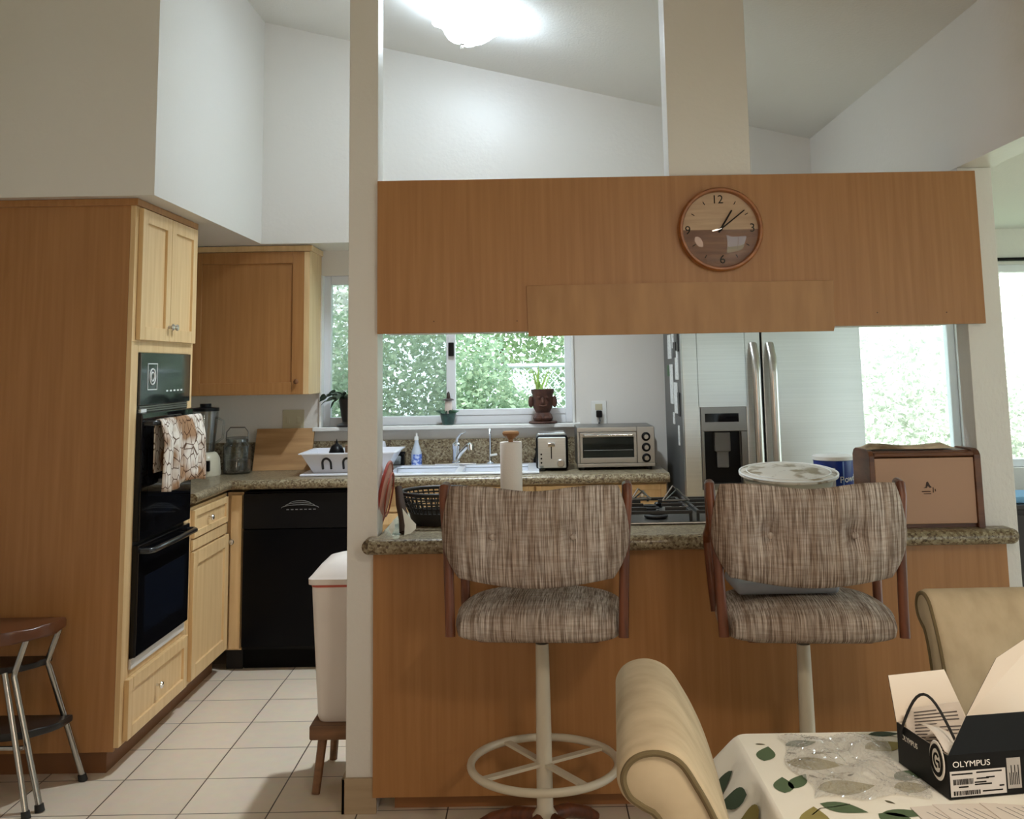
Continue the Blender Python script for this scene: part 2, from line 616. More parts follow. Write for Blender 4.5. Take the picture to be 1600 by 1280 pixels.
w1 = window('window_1', 'white sliding window above the kitchen sink', WX0, WX1, WZ0, WZ1, [-0.475], True)
MB().box(-0.488, -0.455, 6.062, 6.085, 1.575, 1.655, 0.004).build('window_latch', BLACKPL, w1)
MB().box(WX0 - 0.03, WX1 + 0.03, 5.985, 6.10, WZ0 - 0.022, WZ0, 0.004).build('window_sill', WHITE, w1)
MB().box(WX0, WX0 + 0.012, 6.03, 6.10, WZ0, WZ1).box(WX1 - 0.012, WX1, 6.03, 6.10, WZ0, WZ1).build('window_jamb', WHITE, w1)
window('window_2', 'bright window beside the fridge in the next room', AX0, AX1, AZ0, AZ1, [1.90], None, 0.045)
w3 = window('window_3', 'bright window past the far bar post', BX0, BX1, AZ0, AZ1, [3.5], None, 0.045)
MB().tube([(2.62, 6.03, 2.085), (4.5, 6.03, 2.085)], 0.011, 8).build('curtain_rod', BLACKPL, w3)

# ------------------------------------------------------------------ cabinet parts


def fbox(mb, facing, f0, f1, u0, u1, z0, z1, bev=0.0, mi=0):
    """box whose front lies at f1 in the facing direction ('X' faces +X, 'Y' faces -Y)"""
    if facing == 'X':
        mb.box(f0, f1, u0, u1, z0, z1, bev, 2, mi)
    else:
        mb.box(u0, u1, f1, f0, z0, z1, bev, 2, mi)


def shaker(name, parent, facing, f, u0, u1, z0, z1, rail=0.05, t=0.02, m=None):
    s = 1 if facing == 'X' else -1
    mb = MB()
    f1 = f + s * t
    fbox(mb, facing, f, f1, u0, u0 + rail, z0, z1, 0.0025)
    fbox(mb, facing, f, f1, u1 - rail, u1, z0, z1, 0.0025)
    fbox(mb, facing, f, f1, u0 + rail, u1 - rail, z0, z0 + rail, 0.0025)
    fbox(mb, facing, f, f1, u0 + rail, u1 - rail, z1 - rail, z1, 0.0025)
    fbox(mb, facing, f, f + s * (t - 0.011), u0 + rail - .002, u1 - rail + .002, z0 + rail - .002, z1 - rail + .002)
    return mb.build(name, m or MAPLEH, parent)


def knob(parent, facing, f, u, z, m=None, r=0.0145):
    s = 1 if facing == 'X' else -1
    prof = [(0.006, 0), (0.005, s * 0.012), (r * 0.8, s * 0.016), (r, s * 0.021), (r * 0.8, s * 0.027), (0.002, s * 0.030)]
    c = (f, u, z) if facing == 'X' else (u, f, z)
    return MB().lathe(prof, c, 16, 'x' if facing == 'X' else 'y').build('knob', m or NICKEL, parent)


# ------------------------------------------------------------------ tall oven cabinet
XF = -1.588
t = thing('tall_cabinet', 'tall maple wall-oven cabinet reaching up to the boxed-out wall', 'cabinet', (-1.9, 4.45, 0))
MB().box(-2.25, XF - .02, 4.10, 4.12, 0.085, 2.20, 0.002).build('side_panel', MAPLE, t)
b = MB()
b.box(-2.25, XF - .02, 4.12, 4.82, 0.10, 0.36).box(-2.25, XF - .02, 4.12, 4.82, 1.60, 2.19).box(-2.25, -2.2, 4.12, 4.82, 0.36, 1.6)
b.box(-2.25, XF - .02, 4.82, 4.838, 0.10, 2.19)
b.build('carcass', MAPLEH, t)
b = MB()
b.box(XF - .02, XF, 4.10, 4.175, 0.10, 1.63, 0.002).box(XF - .02, XF, 4.785, 4.842, 0.10, 1.63, 0.002)
b.box(XF - .02, XF, 4.175, 4.785, 1.59, 1.63).box(XF - .02, XF, 4.175, 4.785, 0.335, 0.395)
b.box(XF - .02, XF, 4.10, 4.842, 1.63, 2.18, 0.002)
b.build('face_frame', MAPLEH, t)
MB().box(-2.25, XF + .012, 4.088, 4.845, 2.178, 2.206, 0.002).build('crown_strip', MAPLE, t)
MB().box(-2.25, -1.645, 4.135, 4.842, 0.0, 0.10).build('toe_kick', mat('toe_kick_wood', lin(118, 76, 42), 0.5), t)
for u0, u1, ku in ((4.135, 4.474, 4.452), (4.478, 4.818, 4.503)):
    d = shaker('door', t, 'X', XF, u0, u1, 1.638, 2.172, 0.055)
    knob(d, 'X', XF + .02, ku, 1.70)
d = shaker('drawer', t, 'X', XF, 4.135, 4.815, 0.112, 0.335, 0.045)
knob(d, 'X', XF + .012, 4.455, 0.225, CHROME)

t = thing('wall_oven', 'black built-in double wall oven with a towel over its upper handle', 'oven', (-1.8, 4.48, 0.395))
MB().box(-2.19, XF - .003, 4.178, 4.782, 0.397, 1.588).build('oven_body', BLACKPL, t)
cp = MB().box(XF - .003, XF + .012, 4.178, 4.782, 1.375, 1.588, 0.003).build('control_panel', mat('mirror_black_glass', (0.05, 0.055, 0.06), 0.07, 0.75), t)
SILV = mat('silver_print', (0.75, 0.77, 0.78), 0.4)
b = MB()
for k in range(2):
    b.ring((XF + .0128, 4.305 + 0.0 * k, 1.49), 0.032 - 0.014 * k, 0.003, 'x', 28, 6)
for a, c in ((4.25, 4.36), ):
    b.box(XF + .0118, XF + .0135, a, a + .004, 1.435, 1.545).box(XF + .0118, XF + .0135, c - .004, c, 1.435, 1.545)
    b.box(XF + .0118, XF + .0135, a, c, 1.541, 1.545).box(XF + .0118, XF + .0135, a, c, 1.435, 1.439)
for k in range(5):
    MB().box(XF + .0118, XF + .0135, 4.47 + .045 * k, 4.492 + .045 * k, 1.425, 1.432).build('button_mark', SILV, cp)
b.build('clock_dial', SILV, cp)
b = MB()
for k in range(3):
    b.box(XF - .003, XF + .006, 4.19, 4.77, 1.349 + .009 * k, 1.354 + .009 * k)
b.build('vent_grille', STEELD, t)


def oven_door(z0, z1, zh):
    d = MB().box(XF - .003, XF + .026, 4.172, 4.79, z0, z1, 0.006).build('oven_door', BLACKGL, t)
    MB().box(XF + .0255, XF + .0268, 4.25, 4.72, z0 + .075, z1 - .13, 0.0).build('door_window', mat('oven_window', (0.006, 0.008, 0.014), 0.06, spec=0.3), d)
    h = MB().tube([(XF + .02, 4.20, zh), (XF + .055, 4.205, zh), (XF + .068, 4.225, zh), (XF + .07, 4.48, zh), (XF + .068, 4.735, zh), (XF + .055, 4.755, zh), (XF + .02, 4.76, zh)], 0.0115, 10).build('oven_handle', mat('handle_enamel', (0.02, 0.02, 0.022), 0.2), d)
    return d


oven_door(0.845, 1.345, 1.305)
oven_door(0.405, 0.83, 0.805)
MB().box(XF + .0, XF + .012, 4.19, 4.25, 1.347, 1.36).build('badge', SILV, t)
MB().box(XF + .0, XF + .010, 4.172, 4.79, 0.362, 0.402, 0.002).build('bottom_trim', mat('pale_grey_trim', lin(214, 210, 206), 0.4), t)

# ------------------------------------------------------------------ towel


def towel_material():
    m = mat('printed_towel', lin(214, 198, 178), 0.95, spec=0.1)
    nt = m.node_tree
    b = nt.nodes['Principled BSDF']
    tc = nt.nodes.new('ShaderNodeTexCoord')
    mp = nt.nodes.new('ShaderNodeMapping')
    mp.inputs['Scale'].default_value = (1, 34, 20)
    n = nt.nodes.new('ShaderNodeTexVoronoi')
    n.feature = 'DISTANCE_TO_EDGE'
    n.inputs['Scale'].default_value = 1
    r = nt.nodes.new('ShaderNodeValToRGB')
    r.color_ramp.elements[0].position = 0.015
    r.color_ramp.elements[0].color = (*lin(110, 84, 68), 1)
    r.color_ramp.elements[1].position = 0.06
    r.color_ramp.elements[1].color = (1, 1, 1, 1)
    n2 = nt.nodes.new('ShaderNodeTexNoise')
    n2.inputs['Scale'].default_value = 9
    r2 = nt.nodes.new('ShaderNodeValToRGB')
    r2.color_ramp.elements[0].position = 0.42
    r2.color_ramp.elements[0].color = (*lin(222, 214, 204), 1)
    r2.color_ramp.elements[1].position = 0.58
    r2.color_ramp.elements[1].color = (*lin(156, 122, 94), 1)
    mx = nt.nodes.new('ShaderNodeMix')
    mx.data_type = 'RGBA'
    mx.blend_type = 'MULTIPLY'
    mx.inputs[0].default_value = 1
    L = nt.links.new
    L(tc.outputs['Object'], mp.inputs[0])
    L(mp.outputs[0], n.inputs['Vector'])
    L(tc.outputs['Object'], n2.inputs['Vector'])
    L(n.outputs['Distance'], r.inputs[0])
    L(n2.outputs['Fac'], r2.inputs[0])
    L(r2.outputs[0], mx.inputs[6])
    L(r.outputs[0], mx.inputs[7])
    L(mx.outputs[2], b.inputs['Base Color'])
    return m


tm = MB()
XH, ZH = XF + .07, 1.305


def towel_pt(u, v):
    y = 4.225 + 0.515 * u
    front = 0.272 + 0.012 * math.sin(u * 7)
    back = 0.20
    L = v * (front + back + 0.05)
    fold = 0.012 * math.sin(u * 21) + 0.006 * math.sin(u * 9 + 1)
    if L < back:
        z = ZH - back + L
        x = XH - 0.016
        k = 0
    elif L < back + 0.05:
        a = (L - back) / 0.05 * PI
        x = XH - 0.016 * math.cos(a)
        z = ZH + 0.016 * math.sin(a)
        k = 0
    else:
        z = ZH - (L - back - 0.05)
        k = min(1, (L - back - 0.05) / 0.08)
        x = XH + 0.016 + k * (fold + 0.012)
        y += k * 0.02 * math.sin(u * 12) + (u - 0.5) * 0.05 * (L - back - .05) / front
    return (x, y, z)


tm.grid(towel_pt, 48, 34)
o = tm.build('dish_towel', towel_material(), smooth=60)
md = o.modifiers.new('thickness', 'SOLIDIFY')
md.thickness = 0.004
tag(o, 'brown and white printed dish towel hanging over the wall oven handle', 'towel')

# ------------------------------------------------------------------ base cabinet beside the oven, corner filler
t = thing('base_cabinet', 'maple base cabinet between the wall oven and the corner', 'cabinet', (-1.9, 5.14, 0))
MB().box(-2.2, XF, 4.845, 5.437, 0.10, 0.885).build('carcass', MAPLEH, t)
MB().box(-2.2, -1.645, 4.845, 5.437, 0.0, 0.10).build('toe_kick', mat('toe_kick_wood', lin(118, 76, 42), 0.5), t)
d = shaker('drawer', t, 'X', XF, 4.875, 5.405, 0.745, 0.872, 0.03)
knob(d, 'X', XF + .012, 5.10, 0.81, CHROME)
MB().box(XF, XF + .015, 4.875, 5.405, 0.69, 0.738, 0.003).build('pull_out_board', MAPLEH, t)
shaker('door', t, 'X', XF, 4.875, 5.425, 0.115, 0.682, 0.06)
t = thing('corner_cabinet', 'narrow maple corner cabinet front beside the black dishwasher', 'cabinet', (-1.55, 5.6, 0))
MB().box(XF, -1.505, 5.46, 5.6, 0.10, 0.885).build('carcass', MAPLEH, t)
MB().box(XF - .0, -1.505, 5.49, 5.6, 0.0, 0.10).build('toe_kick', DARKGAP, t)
d = MB().box(XF + .022, -1.508, 5.44, 5.46, 0.108, 0.872, 0.003).build('door', MAPLEH, t)
knob(d, 'Y', 5.44, -1.555, 0.64)

# ------------------------------------------------------------------ dishwasher
t = thing('dishwasher', 'black dishwasher under the counter beside the maple corner', 'dishwasher', (-1.2, 5.7, 0))
MB().box(-1.50, -0.905, 5.46, 6.0, 0.10, 0.885).build('body', BLACKPL, t)
MB().box(-1.498, -0.907, 5.425, 5.46, 0.118, 0.70, 0.006).build('door', mat('black_enamel', (0.003, 0.003, 0.004), 0.2, spec=0.10), t)
cp = MB().box(-1.498, -0.907, 5.424, 5.46, 0.703, 0.88, 0.004).build('control_panel', BLACKPL, t)
GREYP = mat('grey_print', (0.20, 0.20, 0.20), 0.5)
b = MB()
for k in range(3):
    b.tube([(-1.205 + (0.096 - .02 * k) * math.cos(a * PI / 16), 5.4225, 0.805 + 0.01 * k + 0.016 * math.sin(a * PI / 16)) for a in range(17)], 0.0016, 6)
for k in range(7):
    b.box(-1.275 + .023 * k, -1.262 + .023 * k, 5.4215, 5.4245, 0.795, 0.800)
b.build('button_marks', GREYP, cp)
MB().box(-1.50, -0.905, 5.50, 6.0, 0.0, 0.10).build('toe_kick', BLACKMT, t)

# ------------------------------------------------------------------ sink base cabinets
t = thing('sink_cabinet', 'long maple base cabinet run under the sink counter', 'cabinet', (-0.1, 5.7, 0))
MB().box(-0.90, 0.69, 5.46, 6.02, 0.10, 0.675).box(-0.90, 0.69, 5.46, 5.475, 0.675, 0.90).box(0.66, 0.69, 5.475, 6.02, 0.675, 0.90).box(-0.90, -0.87, 5.475, 6.02, 0.675, 0.90).build('carcass', MAPLEH, t)
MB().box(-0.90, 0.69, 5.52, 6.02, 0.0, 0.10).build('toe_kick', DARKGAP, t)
for k, (a, c) in enumerate(((-0.89, -0.45), (-0.44, -0.0), (0.012, 0.42), (0.43, 0.685))):
    d = shaker('drawer', t, 'Y', 5.46, a, c, 0.775, 0.892, 0.028)
    if k > 1:
        knob(d, 'Y', 5.447, (a + c) / 2, 0.835)
    d = shaker('door', t, 'Y', 5.46, a, c, 0.115, 0.765, 0.055)
    knob(d, 'Y', 5.44, c - .03 if k % 2 == 0 else a + .03, 0.70)

# ------------------------------------------------------------------ counters
ZB = 0.95


def nose(r, n=8):
    return [(-r * math.sin(PI * k / n), r * math.cos(PI * k / n)) for k in range(n + 1)]


cm = MB()
h = 0.048
zm = ZB - h / 2
# back run with the sink opening, bullnose on its front edge
SX0, SX1, SY0, SY1 = -0.80, 0.01, 5.49, 5.95
cm.box(-2.248, SX0, 5.42, 6.048, ZB - h, ZB).box(SX1, 0.70, 5.42, 6.048, ZB - h, ZB)
cm.box(SX0, SX1, 5.42, SY0, ZB - h, ZB).box(SX0, SX1, SY1, 6.048, ZB - h, ZB)
cm.prism([(5.42 + a, zm + b_) for a, b_ in nose(h / 2)], 'x', -1.56, 0.70)
cm.box(-2.248, -1.575, 4.85, 5.42, ZB - h, ZB)
cm.prism([(-1.575 - a, zm + b_) for a, b_ in nose(h / 2)], 'y', 4.85, 5.42)
cm.box(-2.248, 0.70, 6.028, 6.048, ZB, 1.10)
tag(cm.build('granite_worktop', GRANITE, smooth=30), 'speckled granite worktop with backsplash running under the window', 'worktop')

t = thing('bar_counter', 'speckled granite bar top with rounded edge above the maple bar', 'worktop', (0.5, 4.0, 0.87))
cm = MB()
ZA = 0.918
h = 0.052
zm = ZA - h / 2
prof = [(3.672 + a, zm + b_) for a, b_ in nose(h / 2)]
cm.prism(prof, 'x', -0.575, 1.655)
cm.box(-0.575, 1.655, 3.672, 3.735, ZA - h, ZA).box(-0.55, 1.58, 3.735, 4.34, ZA - h, ZA)
for xs, sg in ((-0.575, 1), (1.655, -1)):
    cm.prism([(xs + sg * a, zm + b_) for a, b_ in nose(h / 2)], 'y', 3.672, 3.735)
    rr = []
    for k in range(7):
        ang = (PI / 2) * k / 6
        rr.append([(xs - sg * 0.0 + (-sg) * -a * -math.sin(ang), 3.672 + a * math.cos(ang), zm + b_) for a, b_ in nose(h / 2)])
    cm.loops(rr, False, False)
cm.build('bar_top', GRANITE, t, smooth=30)

t = thing('bar_cabinet', 'maple clad bar base below the granite bar top', 'cabinet', (0.55, 4.0, 0))
MB().box(-0.568, 1.655, 3.718, 3.736, 0.055, ZA - .053, 0.0015).build('front_panel', MAPLE, t)
MB().box(-0.548, 1.575, 3.745, 4.30, 0.10, ZA - .053).build('carcass', MAPLEH, t)
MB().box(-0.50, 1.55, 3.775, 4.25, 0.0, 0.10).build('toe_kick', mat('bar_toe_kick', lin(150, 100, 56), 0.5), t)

# ------------------------------------------------------------------ hanging wood panel box above the bar
t = thing('hanging_cabinet', 'long maple panelled hood box hung above the bar', 'cabinet', (0.55, 3.9, 1.63))
MB().box(-0.555, 1.640, 3.715, 3.733, 1.630, 2.190, 0.0015).build('front_panel', MAPLE, t)
MB().box(-0.550, 1.575, 3.733, 3.737, 1.634, 2.188).box(-0.545, 1.575, 3.872, 4.02, 1.634, 2.186).build('carcass', WHITE, t)
pp = MB()
pts = [(-0.010, 1.612), (1.088, 1.612), (1.096, 1.640), (1.092, 1.70), (1.097, 1.795), (0.60, 1.7965), (0.2, 1.795), (-0.014, 1.794), (-0.012, 1.72)]
pp.prism(pts, 'y', 3.7085, 3.715, 0.001, 1)
pp.build('veneer_patch', PATCHW, t)
NAIL = mat('nail_head', lin(96, 60, 30), 0.5)
for x in (-0.35, -0.05, 0.3, 1.0, 1.25, 1.5):
    MB().cyl((x, 3.7138, 1.665 + 0.02 * random.random()), 0.0025, 0.0015, 'y', 8).build('nail_head', NAIL, t)

# ------------------------------------------------------------------ wall clock
CX, CZ, CY = 0.694, 1.986, 3.7145
t = thing('wall_clock', 'round wooden wall clock with two-tone face showing about eight past one', 'clock', (CX, CY, CZ))
CLW = mat('clock_rim_wood', lin(168, 104, 54), 0.35, col2=lin(140, 82, 40), nscale=(12, 12, 40))
MB().lathe([(0.150, 0), (0.1535, -0.008), (0.153, -0.030), (0.148, -0.038), (0.141, -0.038), (0.138, -0.030), (0.138, -0.004)], (CX, CY, CZ), 64, 'y', cap=False).build('clock_rim', CLW, t)
F1 = mat('clock_face_light', lin(206, 176, 146), 0.5, col2=lin(190, 158, 130), nscale=(6, 6, 60))
F2 = mat('clock_face_dark', lin(142, 102, 80), 0.5, col2=lin(116, 80, 64), nscale=(5, 5, 50))
for nm, mm, a0 in (('upper_face', F1, 0), ('lower_face', F2, PI)):
    pts = [(CX + 0.1385 * math.cos(a0 + PI * k / 32), CZ + 0.1385 * math.sin(a0 + PI * k / 32)) for k in range(33)]
    MB().prism(pts, 'y', CY - 0.004, CY - 0.011).build(nm, mm, t)
INK = mat('black_ink', (0.008, 0.007, 0.006), 0.7, spec=0.15)
for s_, x, z in (('12', -0.006, 0.110), ('3', 0.117, 0.004), ('6', 0.004, -0.110), ('9', -0.118, -0.002)):
    text(s_, 'numeral', 0.044, (CX + x, CY - 0.0115, CZ + z), FACE_Y, INK, t)
for hh in (1, 2, 4, 5, 7, 8, 10, 11):
    a = PI / 2 - hh * PI / 6
    d = Vector((math.cos(a), 0, math.sin(a)))
    c0 = Vector((CX, CY - 0.0112, CZ))
    MB().tube([c0 + d * 0.106, c0 + d * 0.119], 0.0016, 6).build('hour_mark', INK, t)
for nm, deg, ln, wd, yy in (('hour_hand', 32, 0.082, 0.0034, .017), ('minute_hand', 52, 0.112, 0.0027, .024)):
    a = math.radians(90 - deg)
    d = Vector((math.cos(a), 0, math.sin(a)))
    c0 = Vector((CX, CY - yy, CZ))
    MB().tube([c0 - d * 0.012, c0, c0 + d * ln], [wd, wd, wd * 0.8], 8).build(nm, INK, t)
MB().cyl((CX, CY - 0.010, CZ), 0.006, -0.018, 'y', 16).build('hand_pin', BLACKMT, t)
MB().lathe([(0.139, -0.032), (0.12, -0.040), (0.09, -0.047), (0.05, -0.052), (0.001, -0.054)], (CX, CY, CZ), 64, 'y', cap=False).build('clock_glass', CLOCKGL, t, smooth=180)

# ------------------------------------------------------------------ upper cabinet by the window
t = thing('upper_cabinet', 'maple upper wall cabinet beside the sink window', 'cabinet', (-1.6, 5.9, 1.375))
MB().box(-2.245, -1.232, 5.74, 6.045, 1.375, 2.175, 0.002).build('carcass', MAPLEH, t)
MB().box(-2.245, -1.222, 5.728, 6.045, 2.172, 2.204, 0.002).build('crown_strip', MAPLEH, t)
d = shaker('door', t, 'Y', 5.74, -1.90, -1.262, 1.378, 2.168, 0.065, m=MAPLE)
knob(d, 'Y', 5.72, -1.298, 1.447, mat('bronze_knob', (0.25, 0.13, 0.07), 0.35, 0.8))
MB().box(-1.262, -1.232, 5.722, 5.74, 1.378, 2.168).build('stile', MAPLEH, t)

# ------------------------------------------------------------------ ceiling lamp
LX, LY = -0.26, 4.70
LZ = zc(LX)
t = thing('ceiling_lamp', 'lit frosted glass ceiling lamp with a wavy rim', 'ceiling lamp', (LX, LY, LZ))
tilt = Matrix.Rotation(math.atan(0.2385), 4, 'Y')
MB().lathe([(0.06, 0.0), (0.065, -0.012), (0.05, -0.03), (0.012, -0.035), (0.010, -0.15)], (0, 0, 0), 32).build('ceiling_plate', NICKEL, t, False).matrix_local = tilt
SHADE = emat('lit_frosted_glass', (0.80, 0.93, 1.05), 27.0)
sh = MB()
prof = [(0.002, -0.168), (0.05, -0.163), (0.085, -0.145), (0.110, -0.118), (0.128, -0.09), (0.155, -0.068), (0.192, -0.056)]
rings = []
for j, (r_, z_) in enumerate(prof):
    q = j / (len(prof) - 1)
    rings.append([(r_ * (1 + 0.10 * q * math.cos(5 * a)) * math.cos(a), r_ * (1 + 0.10 * q * math.cos(5 * a)) * math.sin(a), z_ - 0.020 * q * math.cos(5 * a)) for a in [2 * PI * k / 50 for k in range(50)]])
sh.loops(rings, False, False)
sho = sh.build('lamp_shade', SHADE, t, False, smooth=180)
sho.matrix_local = tilt
lb_ = light('ceiling_lamp_bulb', 'AREA', (LX - 0.04, LY, LZ - 0.185), (LX - 0.04, LY, 0), 20, (0.86, 0.95, 1.0), shape='DISK', size=0.10, spread=math.radians(112))
fo = MB().lathe([(0.004, -0.15), (0.014, -0.166), (0.014, -0.172), (0.005, -0.176), (0.008, -0.186), (0.007, -0.194), (0.001, -0.2)], (0, 0, 0), 16).build('finial', NICKEL, t, False)
fo.matrix_local = tilt

# ------------------------------------------------------------------ fridge
FX0, FX1, FY = 0.755, 1.655, 5.20
t = thing('refrigerator', 'stainless steel side-by-side refrigerator with water dispenser and grey sides', 'refrigerator', ((FX0 + FX1) / 2, 5.5, 0))
MB().box(FX0 + .003, FX1 - .003, FY + .065, 5.93, 0.02, 1.755, 0.004).build('body', GREYSIDE, t)
for k, (a, c) in enumerate(((FX0, 1.150), (1.158, FX1))):
    mb = MB()
    if k == 0:
        # door slab with the dispenser recess cut through its front
        dx0, dx1, dz0, dz1 = 0.838, 1.066, 0.885, 1.290
        mb.box(a, dx0, FY, FY + .062, 0.09, 1.75, 0.006).box(dx1, c, FY, FY + .062, 0.09, 1.75, 0.006)
        mb.box(dx0 - .008, dx1 + .008, FY, FY + .062, 0.09, dz0, 0.0).box(dx0 - .008, dx1 + .008, FY, FY + .062, dz1, 1.75, 0.0)
        mb.box(dx0 - .008, dx1 + .008, FY + .05, FY + .062, dz0, dz1)
        d = mb.build('freezer_door', STEEL, t)
        q = MB()
        q.box(dx0, dx1, FY - .006, FY + .02, 1.17, dz1, 0.003).box(dx0, dx0 + .014, FY - .006, FY + .02, dz0, 1.17, 0.002).box(dx1 - .03, dx1, FY - .006, FY + .02, dz0, 1.17, 0.002).box(dx0 + .014, dx1 - .03, FY - .006, FY + .045, dz0, dz0 + .03, 0.002)
        dp = q.build('dispenser_frame', STEELD, d)
        MB().box(dx0 + .014, dx1 - .03, FY + .045, FY + .05, dz0 + .03, 1.17).build('dispenser_recess', BLACKPL, d)
        q = MB().box(0.905, 0.985, FY + .012, FY + .045, 1.07, 1.165, 0.006).box(0.915, 0.975, FY + .02, FY + .035, 0.99, 1.08, 0.006)
        q.build('dispenser_paddle', mat('grey_plastic', (0.10, 0.095, 0.09), 0.4), d)
        MB().box(0.858, 1.026, FY - .0075, FY - .005, 1.216, 1.258).build('dispenser_display', BLACKGL, d)
    else:
        d = mb.box(a, c, FY, FY + .062, 0.09, 1.75, 0.006).build('fridge_door', STEEL, t)
    hx = 1.113 if k == 0 else 1.197
    pts = []
    for i in range(13):
        q_ = i / 12
        z = 0.74 + 0.86 * q_
        bow = 0.062 * min(1, min(q_, 1 - q_) * 9) ** 0.6
        pts.append((hx, FY - bow - 0.001, z))
    MB().tube(pts, 0.021, 14, flat=0.7).build('door_handle', NICKEL, d)
MB().box(FX0 + .01, FX1 - .01, FY + .03, FY + .1, 0.0, 0.085).build('toe_grille', BLACKPL, t)
# papers and magnets on the fridge side
notes = [(5.40, 1.50, .10, .15, 'white'), (5.46, 1.33, .11, .16, 'white'), (5.60, 1.40, .11, .21, 'white'), (5.66, 1.60, .13, .13, 'white'), (5.36, 1.30, .06, .12, 'dark'), (5.45, 1.58, .09, .08, 'dark'), (5.52, 1.64, .06, .10, 'white'), (5.56, 1.22, .05, .06, 'white'), (5.72, 1.47, .07, .06, 'green'), (5.40, 1.14, .03, .10, 'white'), (5.34, 1.62, .05, .10, 'dark')]
NM = {'white': mat('note_paper', (0.72, 0.74, 0.74), 0.7, col2=(0.5, 0.52, 0.52), nscale=(50, 50, 120), lo=0.5, hi=0.75), 'dark': mat('dark_card', (0.03, 0.03, 0.03), 0.5), 'green': mat('green_card', lin(70, 110, 76), 0.5)}
NL = ['small white note below the fridge-side photo strip', 'white note hanging low on the fridge side near the doors', 'tall white list sheet on the side of the fridge', 'large white sheet at the top rear of the fridge side', 'dark narrow card on the fridge side by the door edge', 'small dark card between white notes on the fridge side', 'narrow white slip at the top of the fridge side', 'tiny white slip low on the fridge side', 'green card at the rear of the fridge side', 'thin white strip lowest on the fridge side', 'dark card highest by the fridge door edge']
for (y, z, w_, h_, c_), lb in zip(notes, NL):
    kk = 0.001 * (notes.index((y, z, w_, h_, c_)) % 3)
    o = MB().box(FX0 + .0012 - .003 - kk, FX0 + .0028 - kk, y - w_ / 2, y + w_ / 2, z - h_ / 2, z + h_ / 2).build('fridge_note', NM[c_])
    tag(o, lb, 'note', 'notes on the fridge side')

# ------------------------------------------------------------------ bar stools


def squircle(s_, t_, k=0.42):
    return s_ * math.sqrt(max(0, 1 - k * t_ * t_)), t_ * math.sqrt(max(0, 1 - k * s_ * s_))


def pillow(mb, shape, depth, n=28, m=18):
    """closed cushion: shape(s,t,d) -> point, s,t in -1..1, d = signed bulge"""
    V = {}
    bm = mb.bm
    for side in (1, -1):
        for i in range(n + 1):
            for j in range(m + 1):
                edge = i in (0, n) or j in (0, m)
                if edge and side == -1:
                    V[(side, i, j)] = V[(1, i, j)]
                    continue
                s_ = -math.cos(PI * i / n)
                t_ = -math.cos(PI * j / m)
                bulge = ((1 - abs(s_) ** 3.2) * (1 - abs(t_) ** 3.2)) ** 0.42
                V[(side, i, j)] = bm.verts.new(shape(s_, t_, side * bulge * depth))
        for i in range(n):
            for j in range(m):
                q = [V[(side, i, j)], V[(side, i + 1, j)], V[(side, i + 1, j + 1)], V[(side, i, j + 1)]]
                bm.faces.new(q if side == 1 else q[::-1])
    return mb


